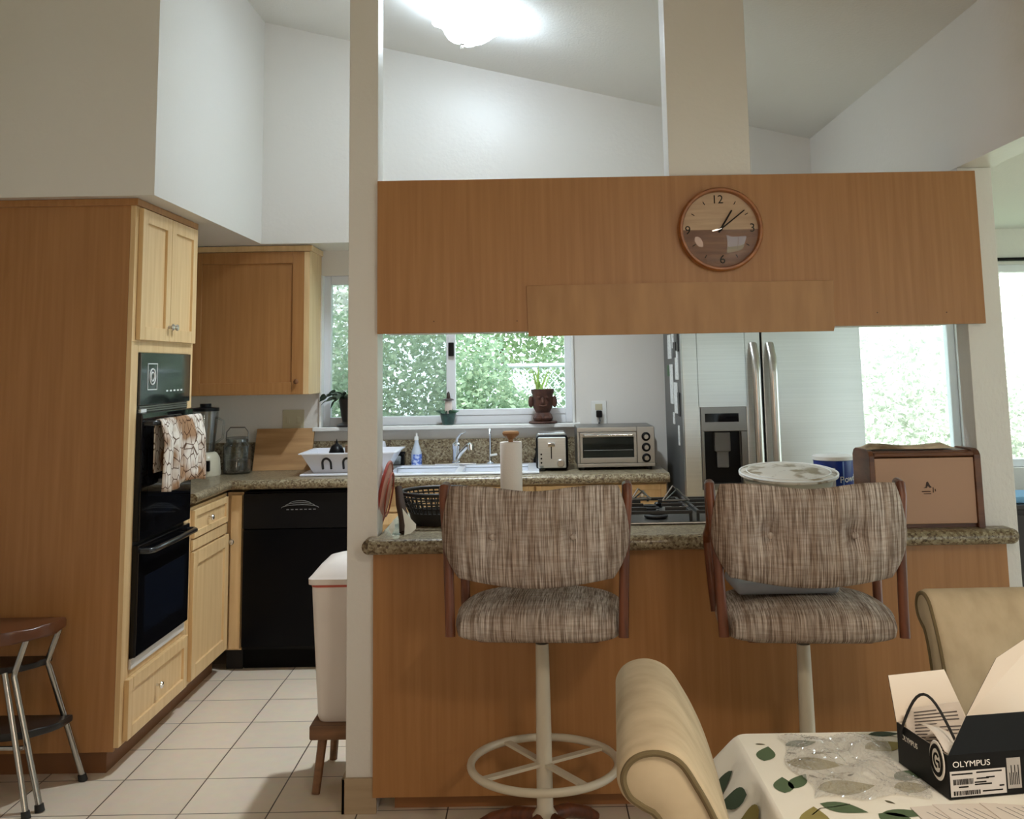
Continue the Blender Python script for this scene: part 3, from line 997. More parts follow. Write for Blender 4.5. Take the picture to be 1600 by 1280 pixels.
def bar_stool(label, x, y, rz, dimple):
    t = thing('bar_stool', label, 'bar stool', (x, y, 0), rz, 'upholstered bar stools')
    for k in range(4):
        a = PI / 4 + k * PI / 2 + 0.2
        d = Vector((math.cos(a), math.sin(a), 0))
        MB().tube([d * 0.03 + Vector((0, 0, 0.10)), d * 0.12 + Vector((0, 0, 0.085)), d * 0.22 + Vector((0, 0, 0.045)), d * 0.27 + Vector((0, 0, 0.016))], [0.022, 0.022, 0.02, 0.016], 10, flat=1.0).build('base_leg', REDWOOD, t, False)
    MB().lathe([(0.035, 0.05), (0.04, 0.07), (0.04, 0.11), (0.026, 0.13), (0.024, 0.40), (0.021, 0.625)], (0, 0, 0), 24).build('post', CREAMMETAL, t, False)
    MB().ring((0, 0, 0.262), 0.232, 0.0125, 'z', 56, 12).build('foot_ring', CREAMMETAL, t, False)
    for k in range(4):
        a = PI / 4 + k * PI / 2 - 0.12
        d = Vector((math.cos(a), math.sin(a), 0))
        n_ = Vector((-d.y, d.x, 0)) * 0.0125
        z = Vector((0, 0, 0.258))
        MB().slab([d * 0.02 + n_ + z, d * 0.224 + n_ + z, d * 0.224 - n_ + z, d * 0.02 - n_ + z], (0, 0, 1), 0.009).build('spoke', CREAMMETAL, t, False)
    MB().box(-0.08, 0.08, -0.08, 0.08, 0.645, 0.675, 0.004).build('seat_bracket', BLACKMT, t, False)
    MB().box(-0.19, 0.19, -0.15, 0.17, 0.662, 0.69, 0.01).build('seat_board', REDWOOD, t, False)

    def seat(s_, t_, d):
        a, b = squircle(s_, t_, 0.22)
        return (a * 0.268, b * 0.248 - 0.002, 0.722 + d - 0.012 * a * a - 0.006 * b + (0.012 * (1 if d > 0 else -1) if abs(s_) < .99 and abs(t_) < .99 else 0))
    pillow(MB(), seat, 0.050).build('seat', TWEED, t, False, smooth=75)

    def back(s_, t_, d):
        a, b = squircle(s_, t_, 0.17)
        hw = 0.288 - 0.034 * max(0, -b) ** 2 - 0.006 * max(0, b)
        xx = a * hw
        zz = 0.995 + b * 0.147
        if b > 0:
            zz += b * (0.008 * (abs(a) ** 1.5) - 0.020 * math.exp(-(a / 0.45) ** 2) + 0.008)
        else:
            zz += b * (0.012 * math.exp(-(a / 0.75) ** 2) - 0.008)
        curve = 0.055 * a * a
        yy = -0.245 + curve - 0.05 * (zz - 0.85) - d
        if d > 0:
            for bx in (-0.122, 0.122):
                r2 = ((xx - bx) ** 2 + (zz - 0.998) ** 2)
                yy += dimple * (0.024 * math.exp(-r2 / 0.0016) + 0.009 * math.exp(-((xx - bx) / 0.012) ** 2) * math.exp(-((zz - 1.02) / 0.07) ** 2))
        return (xx, yy, zz)
    bk = pillow(MB(), back, 0.04, 44, 30).build('backrest', TWEED, t, False, smooth=75)
    for bx in (-0.122, 0.122):
        MB().lathe([(0.001, -0.004), (0.008, -0.003), (0.010, 0.0), (0.008, 0.004)], (bx, -0.245 + .012 - .0075 - .04 + .012, 0.998), 14, 'y').build('tuft_button', TWEED, bk, False)
    for sx in (-1, 1):
        pts = [(sx * 0.262, -0.205, 0.695), (sx * 0.265, -0.195, 0.78), (sx * 0.272, -0.180, 0.95), (sx * 0.284, -0.178, 1.10), (sx * 0.285, -0.165, 1.132), (sx * 0.284, -0.140, 1.135), (sx * 0.282, -0.10, 1.09), (sx * 0.275, -0.03, 1.0), (sx * 0.275, 0.09, 0.955), (sx * 0.275, 0.135, 0.94), (sx * 0.273, 0.155, 0.91), (sx * 0.267, 0.13, 0.80), (sx * 0.26, 0.10, 0.70)]
        MB().tube(pts, 0.0155, 12).build('arm', REDWOOD, t, False)
    return t


bar_stool('striped tweed bar stool on white post in front of the paper towel roll', 0.018, 3.43, math.radians(-5), 1.0)
bar_stool('striped tweed bar stool with grey tray on its seat, in front of the bread box', 0.838, 3.37, math.radians(-5), 1.8)
tr = MB().box(0.625, 0.945, 3.30, 3.53, 0.788, 0.826, 0.016, 4)
tag(tr.build('plastic_tray', mat('grey_blue_plastic', lin(150, 155, 165), 0.45)), 'pale grey flat plastic tray lying on a bar stool seat', 'tray')

# ------------------------------------------------------------------ upholstered dining chairs
CHP = [(0.118, 0.948), (0.127, 0.960), (0.143, 0.968), (0.164, 0.970), (0.184, 0.964), (0.199, 0.952), (0.214, 0.929), (0.232, 0.897), (0.252, 0.85), (0.275, 0.77), (0.300, 0.64), (0.315, 0.52), (0.318, 0.40), (0.23, 0.40), (0.226, 0.52), (0.215, 0.64), (0.196, 0.77), (0.178, 0.85), (0.160, 0.888), (0.143, 0.899), (0.125, 0.911), (0.117, 0.925), (0.115, 0.937)]


def parsons_chair(label, x, y, rz, hw=0.222):
    t = thing('dining_chair', label, 'chair', (x, y, 0), rz, 'beige upholstered dining chairs')
    ox = 0.2
    P = []
    for i in range(len(CHP)):
        p0, p1, p2, p3 = [Vector(CHP[(i + k) % len(CHP)]) for k in (-1, 0, 1, 2)]
        for q in (0, 0.33, 0.67):
            v = 0.5 * ((2 * p1) + (p2 - p0) * q + (2 * p0 - 5 * p1 + 4 * p2 - p3) * q * q + (3 * p1 - p0 - 3 * p2 + p3) * q ** 3)
            P.append((v.x - ox, v.y))
    # smoothly rounded side edges of the backrest
    rings = []
    cx_ = sum(p[0] for p in P) / len(P)
    for yy, k in ((-hw, 0.0), (-hw + .004, 0.006), (-hw + .012, 0.009), (0, 0.009), (hw - .012, 0.009), (hw - .004, 0.006), (hw, 0.0)):
        ring = []
        n = len(P)
        for i in range(n):
            ta = Vector((P[(i + 1) % n][0] - P[i - 1][0], P[(i + 1) % n][1] - P[i - 1][1])).normalized()
            nn = Vector((ta.y, -ta.x))
            ring.append((P[i][0] - nn.x * k * -1 * -1, yy, P[i][1] - nn.y * k * -1 * -1))
        rings.append(ring)
    b = MB().loops(rings).build('backrest', VELVET, t, False, smooth=60)
    for sy in (-1, 1):
        MB().tube([(p[0], sy * hw, p[1]) for p in P], 0.0045, 8, True).build('piping', PIPING, b, False)
    MB().box(0.02, 0.50, -hw, hw, 0.36, 0.485, 0.03, 4).build('seat', VELVET, t, False)
    DW = mat('dark_leg_wood', lin(70, 42, 26), 0.4)
    for sx, sy in ((0.06, -1), (0.06, 1), (0.46, -1), (0.46, 1)):
        yy = sy * (hw - .035)
        MB().prism([(sx - .02, yy - .02), (sx + .02, yy - .02), (sx + .02, yy + .02), (sx - .02, yy + .02)], 'z', 0, 0.37).build('leg', DW, t, False)
    return t


parsons_chair('beige suede dining chair seen end-on beside the printed tablecloth', 0.2 + .018, 1.715, math.radians(-4.4))
parsons_chair('beige suede dining chair facing over the far side of the table behind the black carton', 1.125, 2.41, math.radians(-90), 0.235)

# ------------------------------------------------------------------ dining table with cloth
t = thing('dining_table', 'dining table under the leaf-printed tablecloth', 'table', (1.0, 1.55, 0))
TBW = mat('table_wood', lin(120, 78, 46), 0.5)
MB().box(0.41, 1.60, 0.90, 2.205, 0.715, 0.748, 0.004).build('table_top', TBW, t)
for xx, yy in ((0.56, 1.0), (1.50, 1.0), (0.56, 2.09), (1.50, 2.09)):
    MB().box(xx - .03, xx + .03, yy - .03, yy + .03, 0, 0.715).build('leg', TBW, t)

TX0, TX1, TY0, TY1, TZ = 0.405, 1.605, 0.895, 2.21, 0.752
peri = []
NS = 60
cr = 0.02


def perim():
    out = []
    cs = [((TX0 + cr, TY1 - cr), PI / 2, PI), ((TX0 + cr, TY0 + cr), PI, 1.5 * PI), ((TX1 - cr, TY0 + cr), 1.5 * PI, 2 * PI), ((TX1 - cr, TY1 - cr), 0, PI / 2)]
    for k in range(4):
        (cx_, cy_), a0, a1 = cs[k]
        for i in range(7):
            a = a0 + (a1 - a0) * i / 6
            out.append((cx_ + cr * math.cos(a), cy_ + cr * math.sin(a), math.cos(a), math.sin(a), 1.0))
        (nx_, ny_), b0, _ = cs[(k + 1) % 4]
        p0 = out[-1]
        p1 = (nx_ + cr * math.cos(b0), ny_ + cr * math.sin(b0))
        for i in range(1, NS):
            q = i / NS
            out.append((p0[0] + (p1[0] - p0[0]) * q, p0[1] + (p1[1] - p0[1]) * q, p0[2], p0[3], math.exp(-min(q, 1 - q) * 6.5)))
    return out


per = perim()
CLOTHM = mat('tablecloth_cotton', lin(248, 245, 236), 0.8, col2=lin(242, 238, 226), nscale=(5, 5, 5), spec=0.2)
LEAFM = [mat('cloth_leaf_green', lin(84, 104, 72), 0.8), mat('cloth_leaf_dark', lin(60, 78, 58), 0.8), mat('cloth_leaf_olive', lin(150, 138, 78), 0.8), mat('cloth_stem', lin(96, 90, 66), 0.8)]
tc_ = MB()
rings = []
lvl = [(0.0, 0.0), (0.004, 0.0015), (0.007, 0.006), (0.009, 0.014), (0.014, 0.05), (0.026, 0.11), (0.038, 0.17), (0.048, 0.225)]
for off, dz in lvl:
    ring = []
    for i, (x, y, nx, ny, cf) in enumerate(per):
        w_ = min(1, dz / 0.1)
        fold = w_ * (0.016 * math.sin(x * 23 + y * 27) + 0.008 * math.sin(x * 51 - y * 44 + 1) + 0.085 * cf)
        o_ = off + fold
        ring.append((x + nx * o_, y + ny * o_, TZ - dz + 0.006 * w_ * math.sin(x * 30 + y * 19)))
    rings.append(ring)
tc_.loops(rings, False, False)
tc_.bm.faces.new([tc_.bm.verts.new((p[0], p[1], TZ)) for p in per])
bmesh.ops.remove_doubles(tc_.bm, verts=tc_.bm.verts[:], dist=0.0002)


def leaf(cx_, cy_, ang, ln, wd, mi, fn):
    pts = []
    for k in range(9):
        q = k / 8
        pts.append((-ln / 2 + ln * q, wd / 2 * math.sin(PI * q ** 0.8)))
    for k in range(1, 8):
        q = 1 - k / 8
        pts.append((-ln / 2 + ln * q, -wd / 2 * math.sin(PI * q ** 0.8)))
    ca, sa = math.cos(ang), math.sin(ang)
    tc_.poly([fn(cx_ + a * ca - b * sa, cy_ + a * sa + b * ca) for a, b in pts], mi)


def stem(pts, fn, mi=4, w_=0.0012):
    for (a, b), (c, d) in zip(pts, pts[1:]):
        n_ = Vector((b - d, c - a)).normalized() * w_
        tc_.poly([fn(a + n_.x, b + n_.y), fn(c + n_.x, d + n_.y), fn(c - n_.x, d - n_.y), fn(a - n_.x, b - n_.y)], mi)


top = lambda u, v: (u, v, TZ + 0.0007)


def skirt(u, v):
    # v = distance down the left-hand hang, u = position along the table side
    off = np.interp(v, [a[1] for a in lvl], [a[0] for a in lvl])
    w_ = min(1, v / 0.1)
    q = (TY1 - u) / (TY1 - TY0)
    x = TX0
    fold = w_ * (0.016 * math.sin(x * 23 + u * 27) + 0.008 * math.sin(x * 51 - u * 44 + 1) + 0.085 * math.exp(-max(0, min(q, 1 - q)) * 6.5))
    return (x - off - fold - 0.005, u, TZ - v + 0.006 * w_ * math.sin(x * 30 + u * 19))


for cx_, cy_, a, ln, wd, mi in ((0.440, 2.10, 1.25, .06, .026, 1), (0.437, 1.95, 1.4, .055, .026, 1), (0.52, 2.15, 0.25, .052, .026, 1), (0.52, 2.045, -0.15, .080, .045, 3), (0.545, 1.935, 0.1, .082, .046, 3), (0.468, 1.965, 1.0, .06, .022, 1), (0.515, 1.85, -0.5, .062, .03, 1), (0.59, 1.80, -0.8, .055, .035, 1), (0.612, 1.825, -0.1, .06, .022, 1), (0.455, 1.81, 1.35, .075, .036, 3), (0.53, 1.76, 0.2, .08, .045, 3), (0.70, 2.195, 0.05, .05, .02, 2), (0.755, 2.17, 0.5, .055, .022, 1), (0.68, 2.13, 0.3, .07, .04, 3), (0.675, 1.985, 0.6, .06, .03, 1), (0.66, 1.93, 0.0, .05, .035, 3), (1.08, 1.98, 0.6, .06, .03, 1), (1.1, 1.80, 0.2, .08, .045, 3), (0.95, 1.72, -0.5, .06, .03, 1), (1.3, 2.05, -0.5, .06, .03, 1), (1.3, 1.7, 0.5, .08, .04, 3), (0.75, 1.62, 0.7, .08, .04, 3), (0.6, 1.55, 0.2, .06, .03, 1), (1.1, 1.4, -0.3, .08, .045, 3), (0.8, 1.3, 0.9, .06, .03, 1), (1.35, 1.3, 0.1, .06, .03, 1), (0.6, 1.2, -0.4, .08, .045, 3)):
    leaf(cx_, cy_, a, ln * 1.3, wd * 1.4, mi, top)
for cx_, cy_ in ((0.50, 1.985), (0.565, 2.10), (0.60, 2.03), (0.49, 2.10), (0.60, 1.87), (0.655, 1.80), (0.44, 2.15), (0.57, 1.99)):
    leaf(cx_, cy_, random.uniform(-1, 1), .02, .007, 4, top)
stem([(0.455, 1.825), (0.475, 1.85), (0.50, 1.855), (0.53, 1.865)], top)
stem([(0.70, 2.19), (0.735, 2.165), (0.755, 2.18)], top)
stem([(0.735, 2.165), (0.74, 2.14)], top)
for u, v, a, ln, wd, mi in ((2.02, 0.05, 0.6, .06, .03, 2), (2.12, 0.075, 1.25, .075, .040, 2), (2.055, 0.10, 1.6, .06, .03, 2), (2.135, 0.15, 1.2, .05, .025, 2), (1.96, 0.06, 0.8, .07, .035, 3), (1.90, 0.13, 1.2, .06, .03, 2), (1.75, 0.08, 0.5, .07, .035, 3)):
    leaf(u, v, a, ln * 1.15, wd * 1.2, mi, skirt)
stem([(2.115, 0.11), (2.10, 0.145), (2.085, 0.18)], skirt)
stem([(2.10, 0.145), (2.06, 0.13)], skirt)
tcm = tc_.build('tablecloth', [CLOTHM] + LEAFM, smooth=60, fixn=False)
tag(tcm, 'cream tablecloth printed with green and olive leaves, hanging over the dining table', 'tablecloth')

# ------------------------------------------------------------------ the black carton and what lies round it
BX, BY = 0.703, 1.872
BR = math.radians(9)
t = thing('carton', 'open black carton with white lettering and white inner flaps on the tablecloth', 'box', (BX, BY, TZ + 0.0015), BR)
CARD = mat('black_card', (0.007, 0.007, 0.007), 0.45, spec=0.15)
CARDW = mat('white_card', lin(238, 226, 212), 0.6)
bw, bd, bh, tk = 0.27, 0.172, 0.072, 0.0022
MB().box(0, bw, 0, bd, 0, tk).box(0, bw, 0, tk, tk, bh).box(0, tk, tk, bd, tk, bh).box(bw - tk, bw, tk, bd, tk, bh).box(tk, bw - tk, bd - tk, bd, tk, bh).build('box_base', CARD, t, False, smooth=0)
WI = MB()
WI.box(tk, bw - tk, tk, bd - tk, tk, tk + .0006).box(tk, tk + .0006, tk, bd - tk, tk, bh).box(tk, bw - tk, bd - tk - .0006, bd - tk, tk, bh).box(bw - tk - .0006, bw - tk, tk, bd - tk, tk, bh).box(tk, bw - tk, tk, tk + .0006, tk, bh)
WI.build('box_lining', CARDW, t, False, smooth=0)


def flap(name, pts, nin):
    """card flap, white towards nin, black behind"""
    n = Vector(nin).normalized()
    f = MB().slab(pts, -n, 0.0016)
    o = f.build(name, CARD, t, False, smooth=0)
    MB().slab([Vector(p) + n * 0.0002 for p in pts], n, 0.0006).build('white_lining', CARDW, o, False, smooth=0)
    return o


flap('front_flap', [(0.002, 0.0, bh), (bw, 0.0, bh), (bw - .0, 0.012, bh + .058), (0.048, 0.012, bh + .058)], (0, 1, -0.2))
flap('back_flap', [(0.0, bd, bh), (0.142, bd, bh), (0.116, bd + .022, bh + .082), (0.0, bd + .022, bh + .078)], (0, -1, 0.25))
flap('lid_flap', [(0.142, bd, bh), (bw, bd, bh), (bw + .12, bd + .06, bh + .155), (0.245, bd + .05, bh + .088)], (0, -1, 0.45))
RX = Matrix.Rotation(PI / 2, 3, 'X')
RL = Matrix.Rotation(-PI / 2, 3, 'Z') @ RX


def ltext(s_, size, loc, rot, m, align='LEFT', sx=1.0):
    WLs = WL[t.name]
    WL[t.name] = (0, 0, 0)
    o = text(s_, 'lettering', size, loc, rot, m, t, 0.0002, align, sx)
    WL[t.name] = WLs
    return o


WINK = mat('white_ink', lin(235, 230, 224), 0.5)
ltext('OLYMPUS', 0.0135, (0.009, -0.0004, 0.0555), RX, WINK, 'LEFT', 1.2)
ltext('OLYMPUS', 0.013, (-0.0004, 0.155, 0.052), RL, WINK, 'LEFT', 1.0)
LABW = mat('grey_white_label', lin(206, 200, 196), 0.5)
lab = MB().box(0.003, 0.107, -0.0007, -0.0001, 0.004, 0.045).build('label', LABW, t, False, smooth=0)
b = MB()
x = 0.008
while x < 0.046:
    w_ = random.choice((0.0006, 0.0011, 0.0018))
    b.box(x, x + w_, -0.0011, -0.0006, 0.023, 0.032)
    x += w_ + random.choice((0.0006, 0.0011))
x = 0.008
while x < 0.058:
    w_ = random.choice((0.0008, 0.0014, 0.0024))
    b.box(x, x + w_, -0.0011, -0.0006, 0.006, 0.013)
    x += w_ + random.choice((0.0007, 0.0012))
for x0, x1, z in ((0.006, 0.045, 0.039), (0.052, 0.10, 0.040), (0.052, 0.075, 0.030), (0.048, 0.07, 0.024), (0.048, 0.08, 0.0205), (0.018, 0.036, 0.018), (0.062, 0.10, 0.009), (0.07, 0.086, 0.031), (0.094, 0.103, 0.016)):
    b.box(x0, x1, -0.0011, -0.0006, z, z + 0.0022)
b.build('barcode', INK, lab, False, smooth=0)
tg = MB().box(0.110, 0.136, -0.0009, -0.0001, 0.010, 0.060).build('side_tag', mat('grey_label', lin(168, 162, 156), 0.5), t, False, smooth=0)
b = MB()
for k in range(6):
    b.box(0.114 + .0033 * k, 0.1155 + .0033 * k, -0.0012, -0.0008, 0.016, 0.036 + .012 * (k % 2))
b.build('tag_print', INK, tg, False, smooth=0)
# round white seal with a dark emblem on the left face
sl = MB().lathe([(0.001, -0.0022), (0.0195, -0.002), (0.0205, -0.0008)], (0, 0, 0), 36, 'x').build('seal', WINK, t, False)
sl.matrix_local = Matrix.Translation((-0.0006, 0.030, 0.054)) @ Matrix.Diagonal((1, 1.2, 1.6, 1))
b = MB().ring((-0.0024, 0, 0), 0.0145, 0.0024, 'x', 32, 6)
b.build('seal_ring', INK, sl, False)
b = MB()
for k in range(15):
    a0, a1 = math.radians(40 + 18 * k), math.radians(40 + 18 * (k + 1))
    if k < 13:
        b.tube([(-0.0026, -0.0068 * math.cos(a0), 0.0068 * math.sin(a0)), (-0.0026, -0.0068 * math.cos(a1), 0.0068 * math.sin(a1))], 0.0014, 6)
b.tube([(-0.0026, 0.0, -0.0005), (-0.0026, -0.0075, -0.0005)], 0.0013, 6).tube([(-0.0026, -0.0068, -0.0005), (-0.0026, -0.0068, -0.006)], 0.0013, 6)
b.build('seal_emblem', INK, sl, False)
BM_ = Matrix.Translation((BX, BY, TZ + 0.0015)) @ Matrix.Rotation(BR, 4, 'Z')


def inbox(p):
    return tuple(BM_ @ Vector(p))


PAPER = mat('white_paper', lin(226, 216, 206), 0.7)
PGREY = mat('paper_print', lin(96, 90, 88), 0.7)
ps = [(0.006, 0.150, 0.012), (0.128, 0.110, 0.012), (0.100, 0.120, 0.118), (0.012, 0.156, 0.100)]
o = MB().slab([inbox(p) for p in ps], (0.1, 1, 0.3), 0.0008).build('leaflet', PAPER, smooth=0)
A_, B_, C_, D_ = [Vector(p) for p in ps]
b = MB()
for k in range(13):
    v = 0.92 - 0.06 * k
    u0, u1 = 0.14, (0.9 if k % 4 else 0.55)
    q = []
    for uu, vv in ((u0, v), (u1, v), (u1, v - .02), (u0, v - .02)):
        p = (A_ * (1 - uu) + B_ * uu) * (1 - vv) + (D_ * (1 - uu) + C_ * uu) * vv
        q.append(inbox(p + Vector((-0.0001, -0.0012, 0))))
    b.slab(q, (0.1, 1, 0.3), 0.0003)
b.build('printed_lines', PGREY, o, smooth=0)
tag(o, 'printed leaflet standing inside the open black carton', 'leaflet')
b = MB().grid(lambda u, v: inbox((0.012 + 0.105 * u, 0.112 - 0.085 * v + 0.02 * u, 0.088 - 0.055 * u - 0.03 * v * v + 0.012 * math.sin(3 * u + 2 * v))), 14, 10)
o = b.build('paper_wad', PAPER, smooth=70)
o.modifiers.new('thickness', 'SOLIDIFY').thickness = 0.001
tag(o, 'loose crumpled white paper at the front of the open black carton', 'paper')
pts = []
for k in range(17):
    q = k / 16
    pts.append(inbox((-0.004 + 0.062 * q, 0.150 - 0.10 * q, 0.062 + 0.088 * math.sin(PI * min(1, q * 1.05)) * (1 - 0.25 * q))))
pts = [inbox((0.006, 0.16, 0.004)), inbox((0.003, 0.157, 0.04))] + pts
o = MB().tube(pts, 0.0026, 8).build('black_cable', RUBBER)
tag(o, 'thin black cable looping up out of the open black carton', 'cable')


def film_pt(u, v):
    x = 0.475 + 0.20 * u + 0.012 * math.sin(9 * v)
    y = 1.885 + 0.29 * v + 0.010 * math.sin(11 * u)
    e = min(u, 1 - u, v, 1 - v) * 4
    z = TZ + 0.002 + min(1, e) * (0.010 + 0.006 * math.sin(13 * u + 5 * v) + 0.005 * math.sin(21 * v - 9 * u) + 0.003 * math.sin(37 * u + 29 * v)) + 0.008 * max(0, v - 0.6)
    return (x, y, max(z, TZ + 0.0015))


random.seed(3)
fm = MB().grid(film_pt, 70, 90)
for v in fm.bm.verts:
    v.co.z += random.random() * 0.0036
o = fm.build('plastic_bag', FILM, smooth=8)
tag(o, 'crumpled clear plastic bag lying on the tablecloth beside the black carton', 'bag')
for k, (poly, lb) in enumerate(((((0.625, 1.845), (0.70, 1.855), (0.79, 1.70), (0.64, 1.66)), 'white letter sheet under the others nearest the plastic bag'), (((0.665, 1.852), (0.775, 1.852), (0.84, 1.68), (0.70, 1.66)), 'white sheet fanned in the middle below the carton'), (((0.745, 1.852), (0.90, 1.825), (0.93, 1.62), (0.775, 1.63)), 'white sheet with a red stamp mark below the carton'))):
    z = TZ + 0.0012 + 0.0012 * k
    o = MB().slab([(a, c, z) for a, c in poly], (0, 0, 1), 0.0008).build('letter', PAPER, smooth=0)
    if k == 2:
        MB().slab([(a, c, z + .0008) for a, c in ((0.828, 1.815), (0.838, 1.812), (0.868, 1.72), (0.855, 1.72))], (0, 0, 1), 0.0003).build('red_stamp', mat('red_ink', lin(190, 70, 50), 0.6), o, smooth=0)
    b = MB()
    for j in range(3 + k):
        a0, c0 = poly[0][0] + 0.02 + 0.014 * j, poly[0][1] - 0.02
        b.slab([(a0, c0, z + .0008), (a0 + .0012, c0, z + .0008), (a0 + .05, c0 - .11, z + .0008), (a0 + .0488, c0 - .11, z + .0008)], (0, 0, 1), 0.0002)
    b.build('printed_lines', PGREY, o, smooth=0)
    tag(o, lb, 'paper', 'letters on the table')

# ------------------------------------------------------------------ things on the bar
# red-rimmed tray on edge
t = thing('serving_tray', 'red-rimmed pink oval tray standing on edge against the bar post', 'tray', (-0.53, 3.9, ZA))
pk = mat('pink_enamel', lin(206, 150, 130), 0.4)
tb = MB()
rings = []
for j in range(7):
    q = j / 6
    rings.append([(-0.555 + 0.018 * (1 - q * q) + 0.012 * (1 if False else 0) + 0.02 * (math.sin(k * 2 * PI / 32) * q), 3.905 + 0.14 * q * math.cos(k * 2 * PI / 32) + .0, ZA + 0.124 + 0.117 * q * math.sin(k * 2 * PI / 32)) for k in range(32)])
tb.loops(rings, False, False)
o = tb.build('tray_disc', pk, t, smooth=70)
o.modifiers.new('thickness', 'SOLIDIFY').thickness = 0.004
MB().tube([(-0.555 + 0.02 * math.sin(k * 2 * PI / 40), 3.905 + 0.142 * math.cos(k * 2 * PI / 40), ZA + 0.124 + 0.118 * math.sin(k * 2 * PI / 40)) for k in range(40)], 0.0058, 8, True).build('red_rim', mat('red_enamel', lin(140, 40, 26), 0.35), t)
MB().tube([(-0.537 + 0.012 * math.sin(k * 2 * PI / 40), 3.905 + 0.09 * math.cos(k * 2 * PI / 40), ZA + 0.124 + 0.078 * math.sin(k * 2 * PI / 40)) for k in range(40)], 0.003, 8, True).build('inner_ring', mat('red_line', lin(150, 66, 48), 0.4), t)
# dark wooden stem with two pale paper slips
o = MB().tube([(-0.466, 3.78, ZA + 0.006), (-0.470, 3.80, ZA + 0.05), (-0.486, 3.83, ZA + 0.10), (-0.497, 3.86, ZA + 0.155)], [0.018, 0.019, 0.017, 0.013], 10).build('wooden_pestle', mat('dark_brown_wood', lin(62, 46, 36), 0.6))
tag(o, 'dark brown wooden stick leaning by the red-rimmed tray on the bar', 'stick')
ICE = mat('pale_paper', lin(244, 250, 248), 0.6)
for nm, pts, lb in (('slip', [(-0.507, 3.752, 0.9195), (-0.495, 3.748, 0.945), (-0.500, 3.760, 0.975), (-0.512, 3.757, 0.955), (-0.521, 3.755, 0.938)], 'small pale diamond-shaped paper slip standing by the red-rimmed tray'), ('slip', [(-0.462, 3.745, 0.9195), (-0.440, 3.745, 0.925), (-0.421, 3.75, 0.94), (-0.421, 3.752, 0.956), (-0.443, 3.765, 0.975), (-0.474, 3.785, 1.008), (-0.462, 3.762, 0.950)], 'larger pale pointed paper slip standing before the black basket')):
    o = MB().slab(pts, (0.1, 1, -0.2), 0.0012).build('paper_slip', ICE, smooth=0)
    tag(o, lb, 'paper')
# black woven basket
t = thing('basket', 'black openwork basket on the bar beside the paper towel roll', 'basket', (-0.365, 4.03, ZA))
BKX, BKY = -0.365, 4.03
prof = [(0.098, 0.004), (0.103, 0.03), (0.118, 0.06), (0.134, 0.09), (0.142, 0.118)]
WICK = mat('black_wicker', (0.014, 0.012, 0.011), 0.5)
b = MB()
for k in range(40):
    a = 2 * PI * k / 40
    b.tube([(BKX + r_ * math.cos(a + 0.02 * j), BKY + r_ * math.sin(a + 0.02 * j), ZA + z_) for j, (r_, z_) in enumerate(prof)], 0.0032, 6)
for r_, z_ in ((0.1105, .045), (0.121, .066), (0.130, .084), (0.138, .103)):
    b.ring((BKX, BKY, ZA + z_), r_, 0.0033, 'z', 40, 6)
b.build('weave', WICK, t)
MB().ring((BKX, BKY, ZA + 0.119), 0.143, 0.0075, 'z', 48, 10).build('rim', WICK, t)
MB().lathe([(0.001, 0.002), (0.098, 0.002), (0.104, 0.012), (0.113, 0.045), (0.109, 0.045), (0.096, 0.008), (0.001, 0.008)], (BKX, BKY, ZA), 40).build('base', WICK, t)
# paper towel roll
t = thing('paper_towel_stand', 'white paper towel roll on a stand with a wooden knob', 'paper towel', (-0.088, 4.15, ZA))
KW = mat('knob_wood', lin(150, 106, 66), 0.45)
MB().lathe([(0.001, 0), (0.075, 0), (0.075, 0.012), (0.068, 0.018), (0.001, 0.018)], (-0.088, 4.15, ZA), 32).build('stand_base', KW, t)
MB().lathe([(0.02, 0.0195), (0.043, 0.0195), (0.0435, 0.03), (0.0435, 0.288), (0.042, 0.291), (0.02, 0.291)], (-0.088, 4.15, ZA), 40).build('paper_roll', mat('paper_towel', lin(240, 232, 226), 0.9, bump=0.2, bscale=(160, 160, 160)), t)
MB().lathe([(0.010, 0.29), (0.010, 0.302), (0.018, 0.308), (0.031, 0.318), (0.034, 0.326), (0.030, 0.333), (0.001, 0.336)], (-0.088, 4.15, ZA), 28).build('knob', KW, t)
